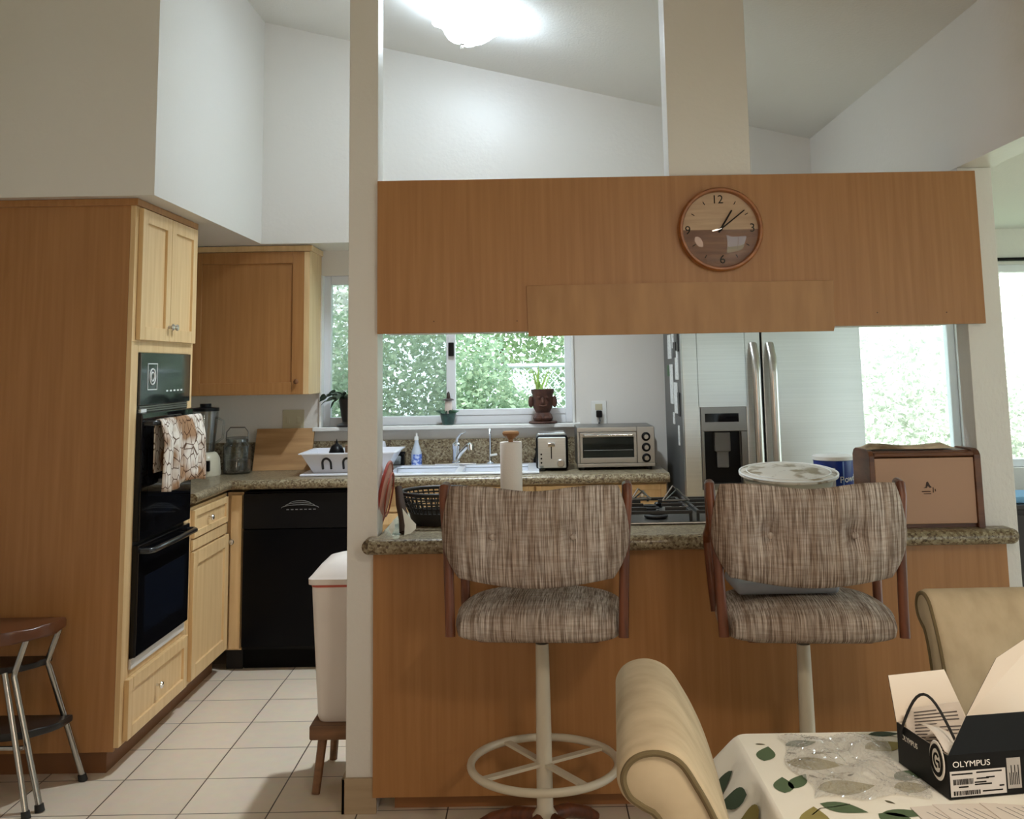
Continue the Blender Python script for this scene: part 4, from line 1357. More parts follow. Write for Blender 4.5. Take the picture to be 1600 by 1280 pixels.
# gas cooktop
t = thing('gas_cooktop', 'stainless gas cooktop with black grates set in the bar top', 'cooktop', (0.70, 4.09, ZA))
MB().box(0.30, 1.13, 3.885, 4.315, ZA + .0005, ZA + 0.010, 0.004).build('cooktop_plate', STEELD, t)
IRON = mat('cast_iron', (0.012, 0.012, 0.013), 0.45)
for cx_, cy_, r_ in ((0.46, 3.99, .045), (0.46, 4.21, .04), (0.72, 4.10, .05), (0.97, 3.99, .04), (0.97, 4.21, .045)):
    bb = MB().lathe([(r_ * .8, 0.010), (r_, 0.016), (r_, 0.022), (r_ * .7, 0.026), (r_ * .7, 0.030), (0.001, 0.032)], (cx_, cy_, ZA), 28).build('burner', IRON, t)
for x0, x1 in ((0.335, 0.585), (0.60, 0.845), (0.86, 1.105)):
    g = MB()
    z = ZA + 0.043
    for yy in (3.905, 4.295):
        g.box(x0, x1, yy - .006, yy + .006, z - .006, z + .006, 0.002)
    for xx in (x0 + .006, x1 - .006):
        g.box(xx - .006, xx + .006, 3.905, 4.295, z - .006, z + .006, 0.002)
    xm = (x0 + x1) / 2
    for yy in (3.99, 4.10, 4.21):
        g.box(x0, xm - .035, yy - .005, yy + .005, z - .005, z + .008, 0.002).box(xm + .035, x1, yy - .005, yy + .005, z - .005, z + .008, 0.002)
    for sy in (3.905, 4.255):
        g.box(xm - .005, xm + .005, sy, sy + .04, z - .005, z + .008, 0.002)
    for xx in (x0 + .006, x1 - .006):
        for yy in (3.905, 4.295):
            g.tube([(xx, yy, z), (xx, yy, ZA + 0.0105)], 0.006, 8)
    g.build('grate', IRON, t)
for k in range(5):
    MB().lathe([(0.017, 0.010), (0.016, 0.026), (0.012, 0.03), (0.001, 0.03)], (0.505 + 0.07 * k, 4.29, ZA), 18).build('control_knob', BLACKPL, t)
# small rack of cutlery-like fixtures on the burners: two metal heat trivets standing up
for xx, yy, lb, sc in ((0.425, 4.20, 'small tangle of dark metal kitchen clips on the cooktop grate', 0.75), (0.555, 4.14, 'upright folded metal trivet on the cooktop grate', 1.0)):
    z = ZA + 0.051
    b = MB()
    b.tube([(xx - .05 * sc, yy, z + .004), (xx - .008, yy + .01, z + .058 * sc), (xx + .02 * sc, yy + .02, z + .035 * sc), (xx + .055 * sc, yy, z + .004)], 0.0035, 8)
    b.tube([(xx - .03 * sc, yy + .03, z + .004), (xx + .012, yy + .02, z + .045 * sc), (xx + .05 * sc, yy - .02, z + .004)], 0.0035, 8)
    b.tube([(xx - .05 * sc, yy, z + .004), (xx + .055 * sc, yy, z + .004)], 0.0035, 8)
    tag(b.build('metal_trivet', STEELD), lb, 'trivet')
# large covered dish on the cooktop
t = thing('covered_dish', 'large round pale covered dish on the cooktop beside the blue tub', 'dish', (1.0, 4.105, ZA + .05))
DISH = mat('mottled_ceramic', lin(206, 198, 186), 0.3, col2=lin(140, 124, 98), nscale=(16, 16, 16), lo=0.52, hi=0.62)
DX, DY, DZ = 0.992, 4.09, ZA + 0.0515
MB().lathe([(0.001, 0), (0.13, 0), (0.15, 0.02), (0.168, 0.078), (0.171, 0.082), (0.001, 0.078)], (DX, DY, DZ), 44).build('dish_base', CREAMC, t)
LM4 = Matrix.Translation((DX - 1.0, DY - 4.105, DZ - (ZA + .05) + 0.104)) @ Matrix.Rotation(math.radians(6), 4, 'X')
lid = MB().lathe([(0.05, -0.006), (0.189, -0.004), (0.19, 0.0), (0.187, 0.006), (0.176, 0.006), (0.170, 0.009), (0.14, 0.014), (0.09, 0.018), (0.001, 0.020)], (0, 0, 0), 56).build('lid', DISH, t, False)
lid.matrix_local = LM4
MB().ring((0, 0, 0.0065), 0.187, 0.0035, 'z', 64, 8).build('lid_rim', WHITE, lid, False)
MB().ring((0, 0, 0.0115), 0.160, 0.0022, 'z', 64, 8).build('lid_ridge', WHITE, lid, False)
# blue tub
t = thing('food_tub', 'blue tub with white lid and white lettering beside the bread box', 'tub', (1.215, 4.25, ZA))
TX, TY = 1.215, 4.25
BLUE = mat('blue_print', lin(22, 52, 140), 0.3)
MB().lathe([(0.001, 0), (0.070, 0), (0.073, 0.004), (0.079, 0.195), (0.001, 0.195)], (TX, TY, ZA), 44).build('tub_body', BLUE, t)
MB().lathe([(0.079, 0.192), (0.083, 0.194), (0.083, 0.207), (0.078, 0.210), (0.001, 0.208)], (TX, TY, ZA), 44).build('tub_lid', WHITE, t)


def on_tub(a, z, off=0.0006):
    r_ = 0.073 + 0.006 * z / 0.195 + off
    return (TX + r_ * math.sin(a), TY - r_ * math.cos(a), ZA + z)


def tub_patch(name, a0, a1, z0, z1, m, off=0.0006):
    return MB().grid(lambda u, v: on_tub(a0 + (a1 - a0) * u, z0 + (z1 - z0) * v, off), 12, 4).build(name, m, t, smooth=80)


TAN = mat('tan_print', lin(196, 176, 150), 0.5)
tub_patch('label_panel', -1.35, -0.20, 0.05, 0.165, mat('label_white', lin(222, 220, 222), 0.5))
tub_patch('label_print', -1.30, -0.42, 0.09, 0.15, TAN, 0.0011)
tub_patch('label_stripe', 0.18, 0.26, 0.05, 0.19, mat('pale_blue_print', lin(120, 150, 205), 0.4))
for k, ch in enumerate('Powder'):
    a = 0.12 + 0.27 * k
    p = on_tub(a, 0.118 + 0.002 * k, 0.0009)
    text(ch, 'lettering', 0.036, p, Matrix.Rotation(a, 3, 'Z') @ FACE_Y, WINK, t)
# bread box
t = thing('bread_box', 'tan bread box with dark wooden ends and a small emblem at the bar end', 'bread box', (1.38, 3.80, ZA))
BW = mat('bread_box_wood', lin(112, 70, 44), 0.45, col2=lin(86, 50, 32), nscale=(8, 8, 40))
TANP = mat('tan_panel', lin(176, 136, 108), 0.45)
prof = [(3.700, ZA), (3.895, ZA), (3.895, 1.165), (3.88, 1.182), (3.86, 1.188), (3.735, 1.188), (3.715, 1.182), (3.703, 1.168)]
for x0, x1 in ((1.186, 1.204), (1.556, 1.580)):
    MB().prism(prof, 'x', x0, x1, 0.002, 1).build('end_panel', BW, t)
MB().box(1.204, 1.556, 3.72, 3.885, ZA, ZA + .012).box(1.204, 1.556, 3.745, 3.885, 1.168, 1.182, 0.002).box(1.204, 1.556, 3.875, 3.887, ZA + .012, 1.168).build('body', BW, t)
dd = MB().box(1.205, 1.555, 3.707, 3.717, ZA + .014, 1.160, 0.003).build('door_panel', TANP, t)
MB().tube([(1.205, 3.713, 1.171), (1.555, 3.713, 1.171)], 0.0085, 10).build('door_rail', BW, t)
e = MB()
ex, ez = 1.392, 1.05
e.poly([(ex - .008 + a, 3.7062, ez + .006 + c) for a, c in ((-.012, 0), (-.004, .004), (-.001, .020), (.005, .022), (.012, .008), (.018, .002), (.010, 0), (.004, .006), (0, 0))])
e.tube([(ex - .026, 3.7065, ez - .006), (ex + .004, 3.7065, ez - .006)], 0.0016, 6).tube([(ex + .014, 3.7065, ez + .008), (ex + .014, 3.7065, ez - .010)], 0.0016, 6).tube([(ex - .020, 3.7065, ez - .014), (ex + .006, 3.7065, ez - .014)], 0.0012, 6).tube([(ex + .021, 3.7065, ez + .002), (ex + .022, 3.7065, ez - .006)], 0.0015, 6)
e.build('emblem', mat('brown_ink', lin(58, 34, 24), 0.6), dd)
o = MB().grid(lambda u, v: (1.195 + 0.32 * u, 3.755 + 0.10 * v + 0.006 * math.sin(8 * u), 1.1895 + 0.016 * math.sin(PI * v) ** 0.6 * (0.75 + 0.25 * math.sin(7 * u + 1)) * min(1, u * 12, (1 - u) * 10)), 30, 10).build('folded_bag', mat('tan_paper', lin(206, 186, 160), 0.7, col2=lin(120, 100, 70), nscale=(7, 3, 3), lo=0.5, hi=0.6), smooth=60)
o.modifiers.new('thickness', 'SOLIDIFY').thickness = 0.003
tag(o, 'folded tan paper bag lying on top of the bread box', 'bag')

# ------------------------------------------------------------------ things on the sink counter
# blender
t = thing('blender', 'cream blender with black label standing in the corner by the oven', 'blender', (-1.79, 5.70, ZB))
GX, GY = -1.79, 5.70
MB().lathe([(0.001, 0), (0.085, 0), (0.088, 0.01), (0.082, 0.09), (0.066, 0.118), (0.055, 0.125), (0.001, 0.125)], (GX, GY, ZB), 32).build('blender_base', CREAMC, t)
pl = MB().box(GX - .045, GX + .055, GY - .094, GY - .07, ZB + .028, ZB + .085, 0.004).build('control_plate', BLACKPL, t)
b = MB()
for k in range(5):
    b.box(GX - .035 + .016 * k, GX - .024 + .016 * k, GY - .0965, GY - .093, ZB + .042, ZB + .058, 0.001)
b.build('push_buttons', CHROME, pl)
MB().lathe([(0.05, 0.126), (0.052, 0.14), (0.068, 0.31), (0.072, 0.345), (0.070, 0.345), (0.066, 0.31), (0.049, 0.142), (0.048, 0.128)], (GX, GY, ZB), 28).build('glass_jar', CLEAR, t)
MB().tube([(GX + .066, GY - .01, ZB + .31), (GX + .105, GY - .01, ZB + .29), (GX + .10, GY - .01, ZB + .20), (GX + .06, GY - .01, ZB + .17)], 0.007, 8).build('jar_handle', CLEAR, t)
MB().lathe([(0.073, 0.345), (0.073, 0.362), (0.03, 0.368), (0.03, 0.385), (0.001, 0.385)], (GX, GY, ZB), 28).build('jar_lid', BLACKPL, t)
# glass pitcher / juicer jar
t = thing('glass_jar', 'clear lidded glass jar with wire bail between blender and cutting board', 'jar', (-1.635, 5.78, ZB))
JX, JY = -1.635, 5.78
MB().lathe([(0.001, 0.003), (0.072, 0.003), (0.076, 0.02), (0.076, 0.15), (0.060, 0.17), (0.060, 0.185), (0.057, 0.185), (0.057, 0.168), (0.072, 0.148), (0.072, 0.022), (0.001, 0.012)], (JX, JY, ZB), 32).build('jar_body', CLEAR, t)
MB().lathe([(0.001, 0.013), (0.070, 0.013), (0.070, 0.075), (0.001, 0.075)], (JX, JY, ZB), 28).build('contents', mat('grey_brown_grains', lin(112, 102, 92), 0.8, col2=lin(70, 62, 56), nscale=(90, 90, 90)), t)
MB().lathe([(0.062, 0.186), (0.064, 0.192), (0.055, 0.198), (0.001, 0.2)], (JX, JY, ZB), 28).build('jar_lid', CLEAR, t)
MB().tube([(JX - .062, JY, ZB + .175), (JX - .060, JY, ZB + .225), (JX - .04, JY, ZB + .25), (JX + .04, JY, ZB + .25), (JX + .060, JY, ZB + .225), (JX + .062, JY, ZB + .175)], 0.0035, 8).build('bail_handle', STEELD, t)
# cutting board
BOARD = mat('cutting_board_wood', lin(190, 150, 104), 0.5, col2=lin(164, 124, 82), nscale=(3, 3, 30), detail=5)
cb = MB().prism([(5.905, ZB + .001), (5.928, ZB + .001), (6.02, 1.172), (5.998, 1.178)], 'x', -1.585, -1.255, 0.003)
tag(cb.build('cutting_board', BOARD), 'wooden cutting board leaning on the wall beside the dish rack', 'cutting board')
# outlets
IVORY = mat('ivory_plastic', lin(196, 188, 160), 0.4)
t = thing('switch_plate', 'ivory double switch plate above the cutting board', 'switch plate', (-1.387, 6.045, 1.23))
MB().box(-1.45, -1.325, 6.042, 6.0495, 1.165, 1.282, 0.003).build('plate', IVORY, t)
for x in (-1.418, -1.357):
    MB().box(x - .010, x + .010, 6.034, 6.043, 1.205, 1.24, 0.003).build('toggle', IVORY, t)
t = thing('wall_outlet', 'white outlet plate with a black plug above the toaster oven', 'outlet', (0.385, 6.045, 1.24))
MB().box(0.340, 0.430, 6.042, 6.0495, 1.165, 1.302, 0.003).build('plate', WHITE, t)
MB().box(0.364, 0.406, 6.040, 6.043, 1.25, 1.285, 0.002).build('socket', IVORY, t)
t = thing('power_plug', 'black plug and cord in the outlet above the toaster oven', 'plug', (0.385, 6.035, 1.22))
MB().box(0.368, 0.402, 6.012, 6.041, 1.208, 1.248, 0.006).build('plug_body', BLACKPL, t)
MB().tube([(0.385, 6.02, 1.21), (0.388, 6.005, 1.19), (0.375, 5.99, 1.16), (0.372, 5.98, 1.12), (0.372, 5.975, 1.02), (0.38, 5.97, 0.956)], 0.004, 8).build('cord', BLACKPL, t)
# dish rack and tray
RWH = mat('white_plastic', lin(228, 230, 240), 0.35)
t = thing('dish_rack', 'white plastic dish rack with dark arch handles by the window', 'dish rack', (-1.03, 5.70, ZB + .012))
rk = MB()
x0, x1, y0, y1, z0, z1 = -1.17, -0.79, 5.58, 5.84, ZB + .014, ZB + .115


def rect(ex, z):
    return [(x0 - ex, y0 - ex, z), (x1 + ex, y0 - ex, z), (x1 + ex, y1 + ex, z), (x0 - ex, y1 + ex, z)]


rk.loops([rect(0.0, z0), rect(0.055, z1), rect(0.068, z1), rect(0.068, z1 + .006), rect(0.050, z1 + .006), rect(-0.004, z0 + .005)], False, True)
rk.build('rack_body', RWH, t)
DARKB = mat('dark_slot', (0.015, 0.015, 0.02), 0.6)
for xx in (-1.095, -0.985, -0.875):
    b = MB()
    pts = []
    for k in range(13):
        a = PI * k / 12
        u, w_ = -0.022 * math.cos(a), 0.052 + 0.026 * math.sin(a)
        pts.append((u, w_))
    pts = [(-0.022, 0.022)] + pts + [(0.022, 0.022)]
    b.tube([(xx + u, y0 - 0.055 * (w_ + .0) / 0.1 - 0.002, z0 + w_) for u, w_ in pts], 0.006, 8)
    b.build('arch_slot', DARKB, t)
tag(MB().box(-1.235, -0.80, 5.535, 5.87, ZB + .001, ZB + .013, 0.004).build('drip_tray', RWH), 'white flat drip tray under the dish rack', 'tray')
o = MB().lathe([(0.012, 0), (0.04, 0.006), (0.042, 0.09), (0.03, 0.12), (0.008, 0.135), (0.001, 0.16)], (-1.08, 5.75, ZB + .021), 20).build('dark_bottle', BLACKPL)
tag(o, 'small black vessel drying in the white dish rack', 'vessel')
o = MB().lathe([(0.045, 0), (0.05, 0.005), (0.055, 0.125), (0.052, 0.125), (0.047, 0.008), (0.001, 0.006)], (-0.98, 5.75, ZB + .021), 22).build('drinking_cup', mat('amber_cup', lin(150, 118, 88), 0.3))
tag(o, 'amber cup drying in the white dish rack', 'cup')
# sink
t = thing('kitchen_sink', 'white double drop-in sink below the window', 'sink', (-0.395, 5.72, ZB))
PORC = mat('white_porcelain', lin(232, 236, 244), 0.15)
s_ = MB()
a0, a1, b0, b1 = SX0 + .004, SX1 - .004, SY0 + .004, SY1 - .004
zr = ZB + .014
s_.box(SX0 - .02, SX1 + .02, SY0 - .025, SY0 + .04, ZB + .001, zr, 0.005).box(SX0 - .02, SX1 + .02, SY1 - .075, SY1 + .012, ZB + .001, zr, 0.005)
s_.box(SX0 - .02, SX0 + .04, SY0 + .04, SY1 - .075, ZB + .001, zr, 0.004).box(SX1 - .04, SX1 + .02, SY0 + .04, SY1 - .075, ZB + .001, zr, 0.004).box(-0.42, -0.38, SY0 + .04, SY1 - .075, ZB - .02, zr - .004, 0.004)
s_.build('rim', PORC, t)
for xa, xb in ((SX0 + .03, -0.405), (-0.395, SX1 - .03)):
    v = MB()
    ya, yb, zb_ = SY0 + .03, SY1 - .065, 0.76
    v.box(xa, xb, ya, yb, zb_ - .006, zb_).box(xa, xa + .006, ya, yb, zb_, ZB).box(xb - .006, xb, ya, yb, zb_, ZB).box(xa, xb, ya, ya + .006, zb_, ZB).box(xa, xb, yb - .006, yb, zb_, ZB)
    v.build('basin', PORC, t)
# faucet
t = thing('faucet', 'chrome kitchen faucet with a raised lever at the sink', 'faucet', (-0.435, 5.915, zr))
FXx, FYy = -0.435, 5.915
MB().box(FXx - .12, FXx + .115, FYy - .026, FYy + .026, zr + .0003, zr + .012, 0.005).build('deck_plate', CHROME, t)
MB().lathe([(0.026, 0.012), (0.026, 0.018), (0.02, 0.025), (0.0195, 0.085), (0.024, 0.095), (0.024, 0.115), (0.014, 0.125), (0.001, 0.127)], (FXx, FYy, zr), 24).build('column', CHROME, t)
sp_ = MB().tube([(FXx + .005, FYy - .005, zr + .03), (FXx + .035, FYy - .07, zr + .075), (FXx + .075, FYy - .15, zr + .115), (FXx + .088, FYy - .18, zr + .122), (FXx + .094, FYy - .195, zr + .118)], [0.014, 0.0135, 0.013, 0.014, 0.014], 12)
sp_.tube([(FXx + .094, FYy - .195, zr + .122), (FXx + .096, FYy - .20, zr + .095)], [0.017, 0.016], 12).build('spout', CHROME, t)
MB().tube([(FXx, FYy, zr + .115), (FXx + .008, FYy - .005, zr + .15), (FXx + .03, FYy - .02, zr + .175), (FXx + .055, FYy - .03, zr + .185)], [0.011, 0.008, 0.007, 0.006], 10).build('lever', CHROME, t)
# filtered-water tap
t = thing('water_tap', 'slim white filter tap beside the kitchen faucet', 'tap', (-0.243, 5.925, zr))
MB().lathe([(0.02, 0.0003), (0.02, 0.012), (0.008, 0.018), (0.007, 0.05), (0.001, 0.05)], (-0.243, 5.925, zr), 18).tube([(-0.243, 5.925, zr + .04), (-0.243, 5.925, zr + .17), (-0.243, 5.905, zr + .195), (-0.243, 5.865, zr + .195), (-0.243, 5.85, zr + .17)], 0.0055, 10).build('tap_spout', CHROME, t)
MB().tube([(-0.243, 5.92, zr + .048), (-0.205, 5.91, zr + .055)], 0.006, 8).build('tap_lever', WHITE, t)
# dish soap and sponge holder
t = thing('soap_bottle', 'clear dish soap bottle with blue label behind the sink', 'bottle', (-0.667, 5.975, ZB))
SBX, SBY = -0.667, 5.985
MB().lathe([(0.001, 0.0005), (0.029, 0.0005), (0.031, 0.006), (0.031, 0.075), (0.024, 0.10), (0.012, 0.135), (0.011, 0.15), (0.001, 0.15)], (SBX, SBY, ZB), 24).build('bottle_body', mat('pale_soap', lin(196, 206, 220), 0.2), t)
MB().lathe([(0.0317, 0.014), (0.0317, 0.072)], (SBX, SBY, ZB), 24, cap=False).build('label', mat('blue_label', lin(86, 116, 200), 0.4, col2=lin(200, 212, 240), nscale=(60, 60, 60), lo=0.45, hi=0.6), t)
MB().lathe([(0.0125, 0.15), (0.0125, 0.168), (0.006, 0.172), (0.006, 0.19), (0.001, 0.19)], (SBX, SBY, ZB), 18).build('cap', WHITE, t)
t = thing('sponge_holder', 'black sponge caddy with grey sponge beside the sink', 'sponge holder', (-0.80, 5.985, ZB))
MB().box(-0.84, -0.735, 5.955, 6.02, ZB + .0005, ZB + .012, 0.004).box(-0.84, -0.735, 6.008, 6.02, ZB + .012, ZB + .085, 0.004).box(-0.748, -0.735, 5.955, 6.008, ZB + .012, ZB + .075, 0.003).build('holder', BLACKPL, t)
MB().box(-0.835, -0.755, 5.960, 6.000, ZB + .0125, ZB + .062, 0.008, 3).build('sponge', mat('grey_sponge', lin(140, 146, 150), 0.95, bump=0.5, bscale=(150, 150, 150)), t)
o = MB().tube([(-0.865, 5.99, ZB + .001), (-0.865, 5.99, ZB + .10)], [0.022, 0.02], 16).lathe([(0.001, 0.10), (0.02, 0.10), (0.024, 0.12), (0.018, 0.145), (0.001, 0.152)], (-0.865, 5.99, ZB), 16).build('dish_brush', RWH)
tag(o, 'white dish brush stand against the backsplash by the post', 'brush')
# little cup and dark scrubber near the sink corner
o = MB().lathe([(0.02, 0.0005), (0.024, 0.03), (0.022, 0.03), (0.019, 0.004), (0.001, 0.004)], (0.045, 5.62, ZB), 20).build('glass_cup', CLEAR)
tag(o, 'tiny clear glass cup left of the chrome toaster', 'cup')
o = MB().lathe([(0.001, 0.0005), (0.024, 0.0005), (0.026, 0.03), (0.016, 0.05), (0.012, 0.075), (0.02, 0.09), (0.001, 0.10)], (0.025, 5.985, ZB), 18).build('sink_stopper', BLACKPL)
tag(o, 'small black stopper knob behind the paper towel roll', 'stopper')
# toaster
t = thing('toaster', 'chrome and black two-slice toaster with lever facing out', 'toaster', (0.10, 5.74, ZB))
x0, x1, y0, y1 = 0.015, 0.188, 5.60, 5.87
MB().box(x0, x1, y0 + .012, y1, ZB + .002, ZB + .19, 0.022, 4).build('body', BLACKPL, t)
MB().box(x0 + .008, x1 - .008, y0 + .03, y1 - .02, ZB + .175, ZB + .199, 0.012, 3).build('top_cover', CHROME, t)
fp = MB().box(x0 + .010, x1 - .012, y0, y0 + .014, ZB + .016, ZB + .178, 0.006).build('front_plate', STEEL, t)
MB().box(x0 + .079, x0 + .085, y0 - .001, y0 + .004, ZB + .065, ZB + .145).build('lever_slot', DARKGAP, fp)
MB().box(x0 + .062, x0 + .102, y0 - .018, y0 - .001, ZB + .130, ZB + .152, 0.004).build('lever', CHROME, t)
MB().lathe([(0.021, 0.001), (0.0205, -0.012), (0.016, -0.016), (0.001, -0.016)], (x1 - .042, y0, ZB + .042), 24, 'y').build('dial', NICKEL, t)
for k in range(3):
    MB().cyl((x0 + .028, y0, ZB + .045 + .022 * k), 0.005, -0.004, 'y', 12).build('button', BLACKPL, t)
# toaster oven
t = thing('toaster_oven', 'stainless toaster oven with glass door and three black knobs', 'toaster oven', (0.44, 5.77, ZB))
x0, x1, y0, y1 = 0.236, 0.652, 5.60, 5.94
MB().box(x0, x1, y0 + .014, y1, ZB + .016, ZB + .228, 0.008).build('body', STEELD, t)
MB().box(x0, x1, y0 + .004, y0 + .016, ZB + .016, ZB + .036, 0.003).box(x1 - .095, x1, y0 + .002, y0 + .016, ZB + .036, ZB + .226, 0.004).box(x0, x1 - .095, y0 + .004, y0 + .016, ZB + .20, ZB + .226, 0.003).box(x0, x0 + .014, y0 + .004, y0 + .016, ZB + .036, ZB + .2, 0.003).build('front_frame', STEELM, t)
d = MB()
dx0, dx1, dz0, dz1 = x0 + .016, x1 - .098, ZB + .038, ZB + .198
d.box(dx0, dx1, y0, y0 + .012, dz0, dz0 + .028, 0.002).box(dx0, dx1, y0, y0 + .012, dz1 - .024, dz1, 0.002).box(dx0, dx0 + .014, y0, y0 + .012, dz0 + .028, dz1 - .024, 0.001).box(dx1 - .014, dx1, y0, y0 + .012, dz0 + .028, dz1 - .024, 0.001)
do = d.build('glass_door', STEELM, t)
MB().box(dx0 + .014, dx1 - .014, y0 + .004, y0 + .008, dz0 + .028, dz1 - .024).build('door_window', mat('smoked_glass', (0.018, 0.02, 0.017), 0.08), do)
MB().tube([(dx0 + .02, y0, dz1 - .012), (dx0 + .022, y0 - .025, dz1 - .012), (dx1 - .022, y0 - .025, dz1 - .012), (dx1 - .02, y0, dz1 - .012)], 0.006, 10).build('door_handle', CHROME, do)
MB().tube([(dx0 + .02, y0 + .003, ZB + .105), (dx1 - .02, y0 + .003, ZB + .105)], 0.0016, 6).build('rack_wire', STEELD, do)
for k in range(3):
    kk = MB().lathe([(0.0235, 0.002), (0.0235, -0.004), (0.02, -0.006), (0.001, -0.006)], (x1 - .047, y0, ZB + .062 + .056 * k), 28, 'y').build('control_knob', BLACKPL, t)
    MB().lathe([(0.0125, -0.006), (0.0115, -0.022), (0.001, -0.022)], (x1 - .047, y0, ZB + .062 + .056 * k), 20, 'y').box(x1 - .049, x1 - .045, y0 - .026, y0 - .022, ZB + .052 + .056 * k, ZB + .072 + .056 * k).build('knob_cap', NICKEL, kk)
for xx in (x0 + .03, x1 - .03):
    for yy in (y0 + .04, y1 - .03):
        MB().cyl((xx, yy, ZB + .0005), 0.014, 0.0165, 'z', 14).build('foot', RUBBER, t)

# ------------------------------------------------------------------ window-sill plants


def leafmesh(mb, base, d, ln, wd, droop=0.0, n=7, fold=0.15, mi=0):
    """a strap or oval leaf as a thin bent ribbon"""
    base = Vector(base)
    d = Vector(d).normalized()
    side = d.cross(Vector((0, 0, 1)))
    side = side.normalized() if side.length > 1e-3 else Vector((1, 0, 0))
    side = Matrix.Rotation(random.uniform(-1.3, 1.3), 3, d) @ side
    up = side.cross(d).normalized()
    pts = []
    for k in range(n + 1):
        q = k / n
        c = base + d * ln * q - Vector((0, 0, 1)) * droop * q * q
        w_ = wd * 0.5 * (math.sin(PI * (0.08 + 0.92 * q) ** 0.75) + 0.06)
        pts.append((c - side * w_ + up * fold * w_, c, c + side * w_ + up * fold * w_))
    mb._begin()
    R = [[mb.bm.verts.new(p) for p in r_] for r_ in pts]
    for a, b in zip(R, R[1:]):
        mb.bm.faces.new((a[0], a[1], b[1], b[0]))
        mb.bm.faces.new((a[1], a[2], b[2], b[1]))
    mb._end(mi)


ZS = WZ0 + 0.0008
random.seed(11)
# face-shaped terracotta planter
TERRA = mat('dark_terracotta', lin(92, 56, 42), 0.7, col2=lin(66, 40, 32), nscale=(30, 30, 30), bump=0.4, bscale=(60, 60, 60))
t = thing('face_planter', 'dark terracotta head-shaped planter with a spiky plant on the sill', 'planter', (0.06, 6.03, ZS))
HX, HY = 0.06, 6.03
MB().lathe([(0.001, 0), (0.080, 0), (0.084, 0.006), (0.078, 0.012), (0.001, 0.012)], (HX, HY, ZS), 28).build('saucer', TERRA, t)
pb = MB().lathe([(0.001, 0.0125), (0.052, 0.0125), (0.058, 0.03), (0.050, 0.05), (0.040, 0.062), (0.055, 0.09), (0.060, 0.13), (0.060, 0.165), (0.066, 0.175), (0.068, 0.195), (0.060, 0.195), (0.056, 0.18), (0.001, 0.175)], (HX, HY, ZS), 32)
pb.build('pot', TERRA, t)
for sx in (-1, 1):
    MB().lathe([(0.002, -0.035), (0.013, -0.025), (0.016, 0.0), (0.012, 0.022), (0.002, 0.032)], (HX + sx * 0.068, HY - .01, ZS + 0.125), 14).build('ear', TERRA, t)
    MB().lathe([(0.002, -0.010), (0.011, -0.006), (0.012, 0.002), (0.003, 0.008)], (HX + sx * 0.022, HY - .056, ZS + 0.150), 14).build('eye', TERRA, t)
    MB().lathe([(0.002, -0.016), (0.022, -0.012), (0.026, 0.0), (0.018, 0.012), (0.002, 0.017)], (HX + sx * 0.026, HY - .045, ZS + 0.032), 16).build('foot', TERRA, t)
MB().lathe([(0.002, -0.014), (0.011, -0.010), (0.010, 0.004), (0.004, 0.018)], (HX, HY - .062, ZS + 0.132), 14).build('nose', TERRA, t)
MB().tube([(HX - .022, HY - .054, ZS + .103), (HX, HY - .060, ZS + .098), (HX + .022, HY - .054, ZS + .103)], 0.006, 8).build('mouth', TERRA, t)
b = MB()
for k in range(9):
    a = random.uniform(0, 2 * PI)
    dx = random.uniform(-0.35, 0.35)
    leafmesh(b, (HX - .01 + .018 * math.cos(a), HY + .018 * math.sin(a), ZS + .176), (dx, 0.25 * math.sin(a), 1), random.uniform(0.11, 0.18), 0.014, random.uniform(0, 0.03))
lo = b.build('leaves', mat('spiky_leaf', lin(170, 205, 110), 0.5), t, smooth=80)
lo['kind'] = 'stuff'
# small orchid-like pot with pale flowers in the middle of the sill
t = thing('flower_pot', 'small dark green pot with leaves and a pale candle-like bloom on the sill', 'potted plant', (-0.49, 6.03, ZS))
QX, QY = -0.49, 6.03
MB().lathe([(0.001, 0), (0.032, 0), (0.044, 0.055), (0.047, 0.065), (0.043, 0.066), (0.001, 0.058)], (QX, QY, ZS), 24).build('pot', mat('green_glaze', lin(58, 92, 84), 0.3, col2=lin(40, 60, 56), nscale=(30, 30, 30)), t)
b = MB()
for k in range(11):
    a = 2 * PI * k / 11
    leafmesh(b, (QX + .015 * math.cos(a), QY + .015 * math.sin(a), ZS + .06), (math.cos(a), math.sin(a), 0.6), random.uniform(0.05, 0.075), 0.024, 0.012)
lo = b.build('leaves', mat('succulent_leaf', lin(86, 122, 100), 0.5), t, smooth=80)
lo['kind'] = 'stuff'
MB().lathe([(0.001, 0.059), (0.020, 0.060), (0.022, 0.09), (0.021, 0.135), (0.001, 0.14)], (QX + .004, QY, ZS), 20).build('pale_column', mat('pale_candle', lin(226, 208, 200), 0.5), t)
MB().lathe([(0.034, 0.139), (0.030, 0.146), (0.012, 0.152), (0.009, 0.178), (0.004, 0.188), (0.001, 0.19)], (QX + .004, QY, ZS), 18).build('dark_top', mat('dark_bronze', lin(60, 42, 34), 0.5), t)
